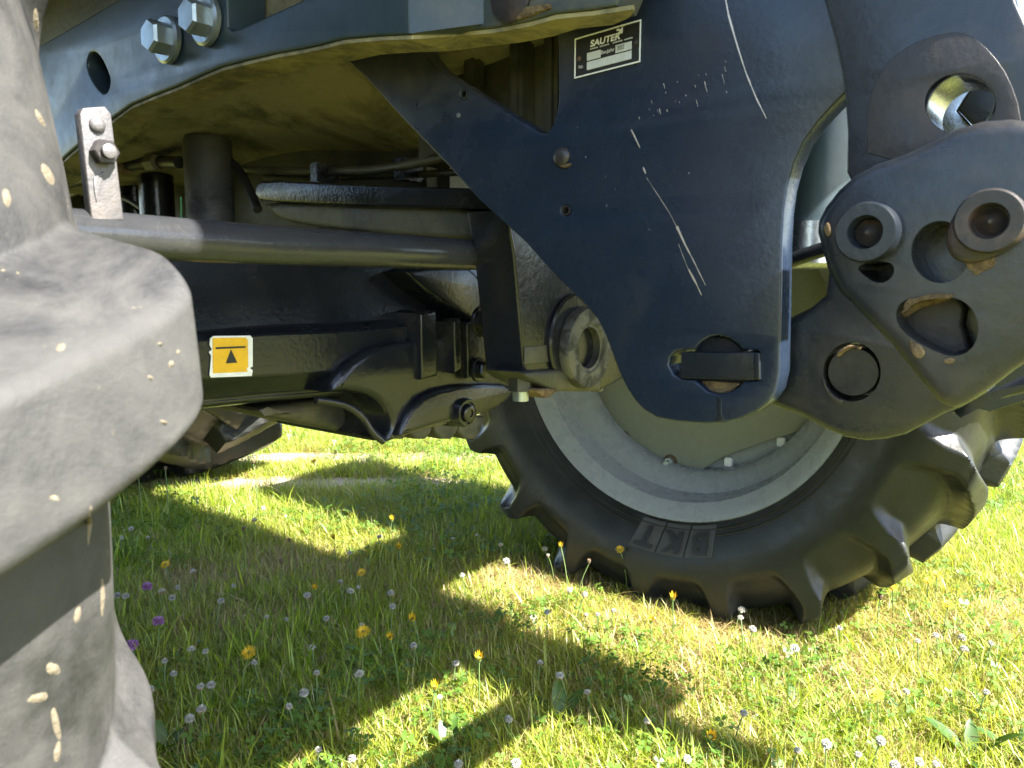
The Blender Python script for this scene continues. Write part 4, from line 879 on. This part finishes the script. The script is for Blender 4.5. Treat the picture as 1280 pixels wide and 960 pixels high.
for x, y, k, h, lb in ((311, 816, 'yellow', .10, 'open yellow flower alone in the shaded grass under the axle'), (454, 790, 'yellow', .13, 'yellow flower with a white clover just behind it'), (488, 798, 'closed', .12, 'half closed yellow flower on a long bent stem'),
        (516, 775, 'closed', .10, 'yellow bud flower at the shadow edge below the dry patch'), (599, 823, 'closed', .10, 'half closed yellow flower in the shade before the dry grass'), (544, 860, 'closed', .10, 'closed yellow flower above broad leaves at the bottom'),
        (701, 683, 'closed', .11, 'yellow flower standing against the dark tyre, left one'), (775, 687, 'yellow', .11, 'yellow flower standing against the tyre lettering'), (1096, 868, 'yellow', .07, 'large open yellow flower in the sunlit grass at the bottom right'),
        (1115, 735, 'yellow', .08, 'orange yellow flower in front of a tyre lug'), (1160, 727, 'yellow', .07, 'left of the two yellow flowers touching the tyre tread'), (1171, 719, 'yellow', .07, 'right of the two yellow flowers touching the tyre tread'),
        (1185, 756, 'yellow', .07, 'yellow flower in the sunlit grass just right of the tyre'), (1239, 666, 'yellow', .06, 'yellow flower farthest back at the right edge'), (207, 706, 'yellow', .07, 'small yellow flower in the shade near the dry clump'),
        (452, 716, 'yellow', .07, 'yellow flower at the shaded right end of the sunny patch'), (394, 736, 'closed', .07, 'small closed yellow flower in the shade below the sunny patch'), (490, 650, 'closed', .07, 'small yellow flower in the shade behind the sunny patch'),
        (499, 685, 'closed', .07, 'small yellow flower right of the sunny patch'), (417, 672, 'closed', .08, 'yellow flower inside the sunny patch'), (392, 577, 'yellow', .10, 'yellow flower far back in the bright lawn'),
        (888, 921, 'closed', .05, 'small orange flower at the bottom edge of the shadow'), (841, 748, 'closed', .08, 'thin yellow flower in front of the tyre bottom'), (814, 776, 'closed', .06, 'closed yellow flower below the tyre lettering')):
    flower(k, x, y, h, lb, 'yellow flowers in the lawn', random.uniform(.85, 1.1) if k == 'closed' else random.uniform(.75, 1.0), tilt=random.uniform(.3, .75))
for x, y, h, lb in ((171, 580, .20, 'tall dry seed stalk before the rear wheel, left one'), (207, 588, .17, 'tall dry seed stalk before the rear wheel, right one'), (303, 664, .12, 'dry seed stalk at the left of the sunny patch'), (363, 678, .11, 'dry seed stalk in the middle of the sunny patch'),
        (317, 580, .17, 'thin seed stalk against the bright lawn far back'), (736, 705, .10, 'bent seed stalk in front of the tyre'), (1100, 750, .07, 'bud on a short stalk below the tyre lug'), (352, 706, .06, 'short dry stalk at the shadow edge')):
    flower('bud', x, y, h, lb, 'dry seed stalks', random.uniform(.8, 1.1))
# broad leaved weeds
def weed(px, py, n, L, label):
    p = on(2, G, px, py); V, Fc, C = [], [], []
    e = empty('broadleaf_weed', p, label, 'weed', 'broad leaved weeds')
    for i in range(n):
        a = i * 6.283 / n + random.uniform(-.3, .3); l_ = L * random.uniform(.7, 1.1); up = random.uniform(.5, 1.1); V, Fc, C = [], [], []; t0 = random.random(); col = (.035 + .03 * t0, .085 + .04 * t0, .012)
        for j in range(7):
            t = j / 6; wd = l_ * .13 * math.sin(math.pi * min(1, t * .93 + .07)) ** .8; r = l_ * (t * math.cos(up)); z = l_ * (t * math.sin(up)) - l_ * .25 * t * t
            for s in (-1, 0, 1): V.append((r * math.cos(a) - s * wd * math.sin(a), r * math.sin(a) + s * wd * math.cos(a), z + abs(s) * wd * .3 + .004)); C.append(col)
            if j:
                b = 3 * j
                Fc += [(b - 3, b - 2, b + 1, b), (b - 2, b - 1, b + 2, b + 1)]
        o = mk('leaf', V, Fc, C, LM); COL.objects.link(o); o.parent = e
weed(1215, 955, 4, .10, 'broad leaved weed with long upright leaves at the bottom right')
weed(1275, 955, 4, .08, 'broad leaved weed in the bottom right corner')
weed(560, 945, 7, .07, 'broad leaved weed in the sunlit grass at the bottom')
weed(700, 910, 6, .08, 'broad leaved weed in the shade at the bottom centre')
weed(380, 905, 6, .08, 'broad leaved weed in the shaded grass under the axle')
weed(205, 950, 7, .07, 'sunlit weed at the foot of the near tyre')
weed(1000, 900, 5, .07, 'broad leaved weed in the dry sunlit grass')
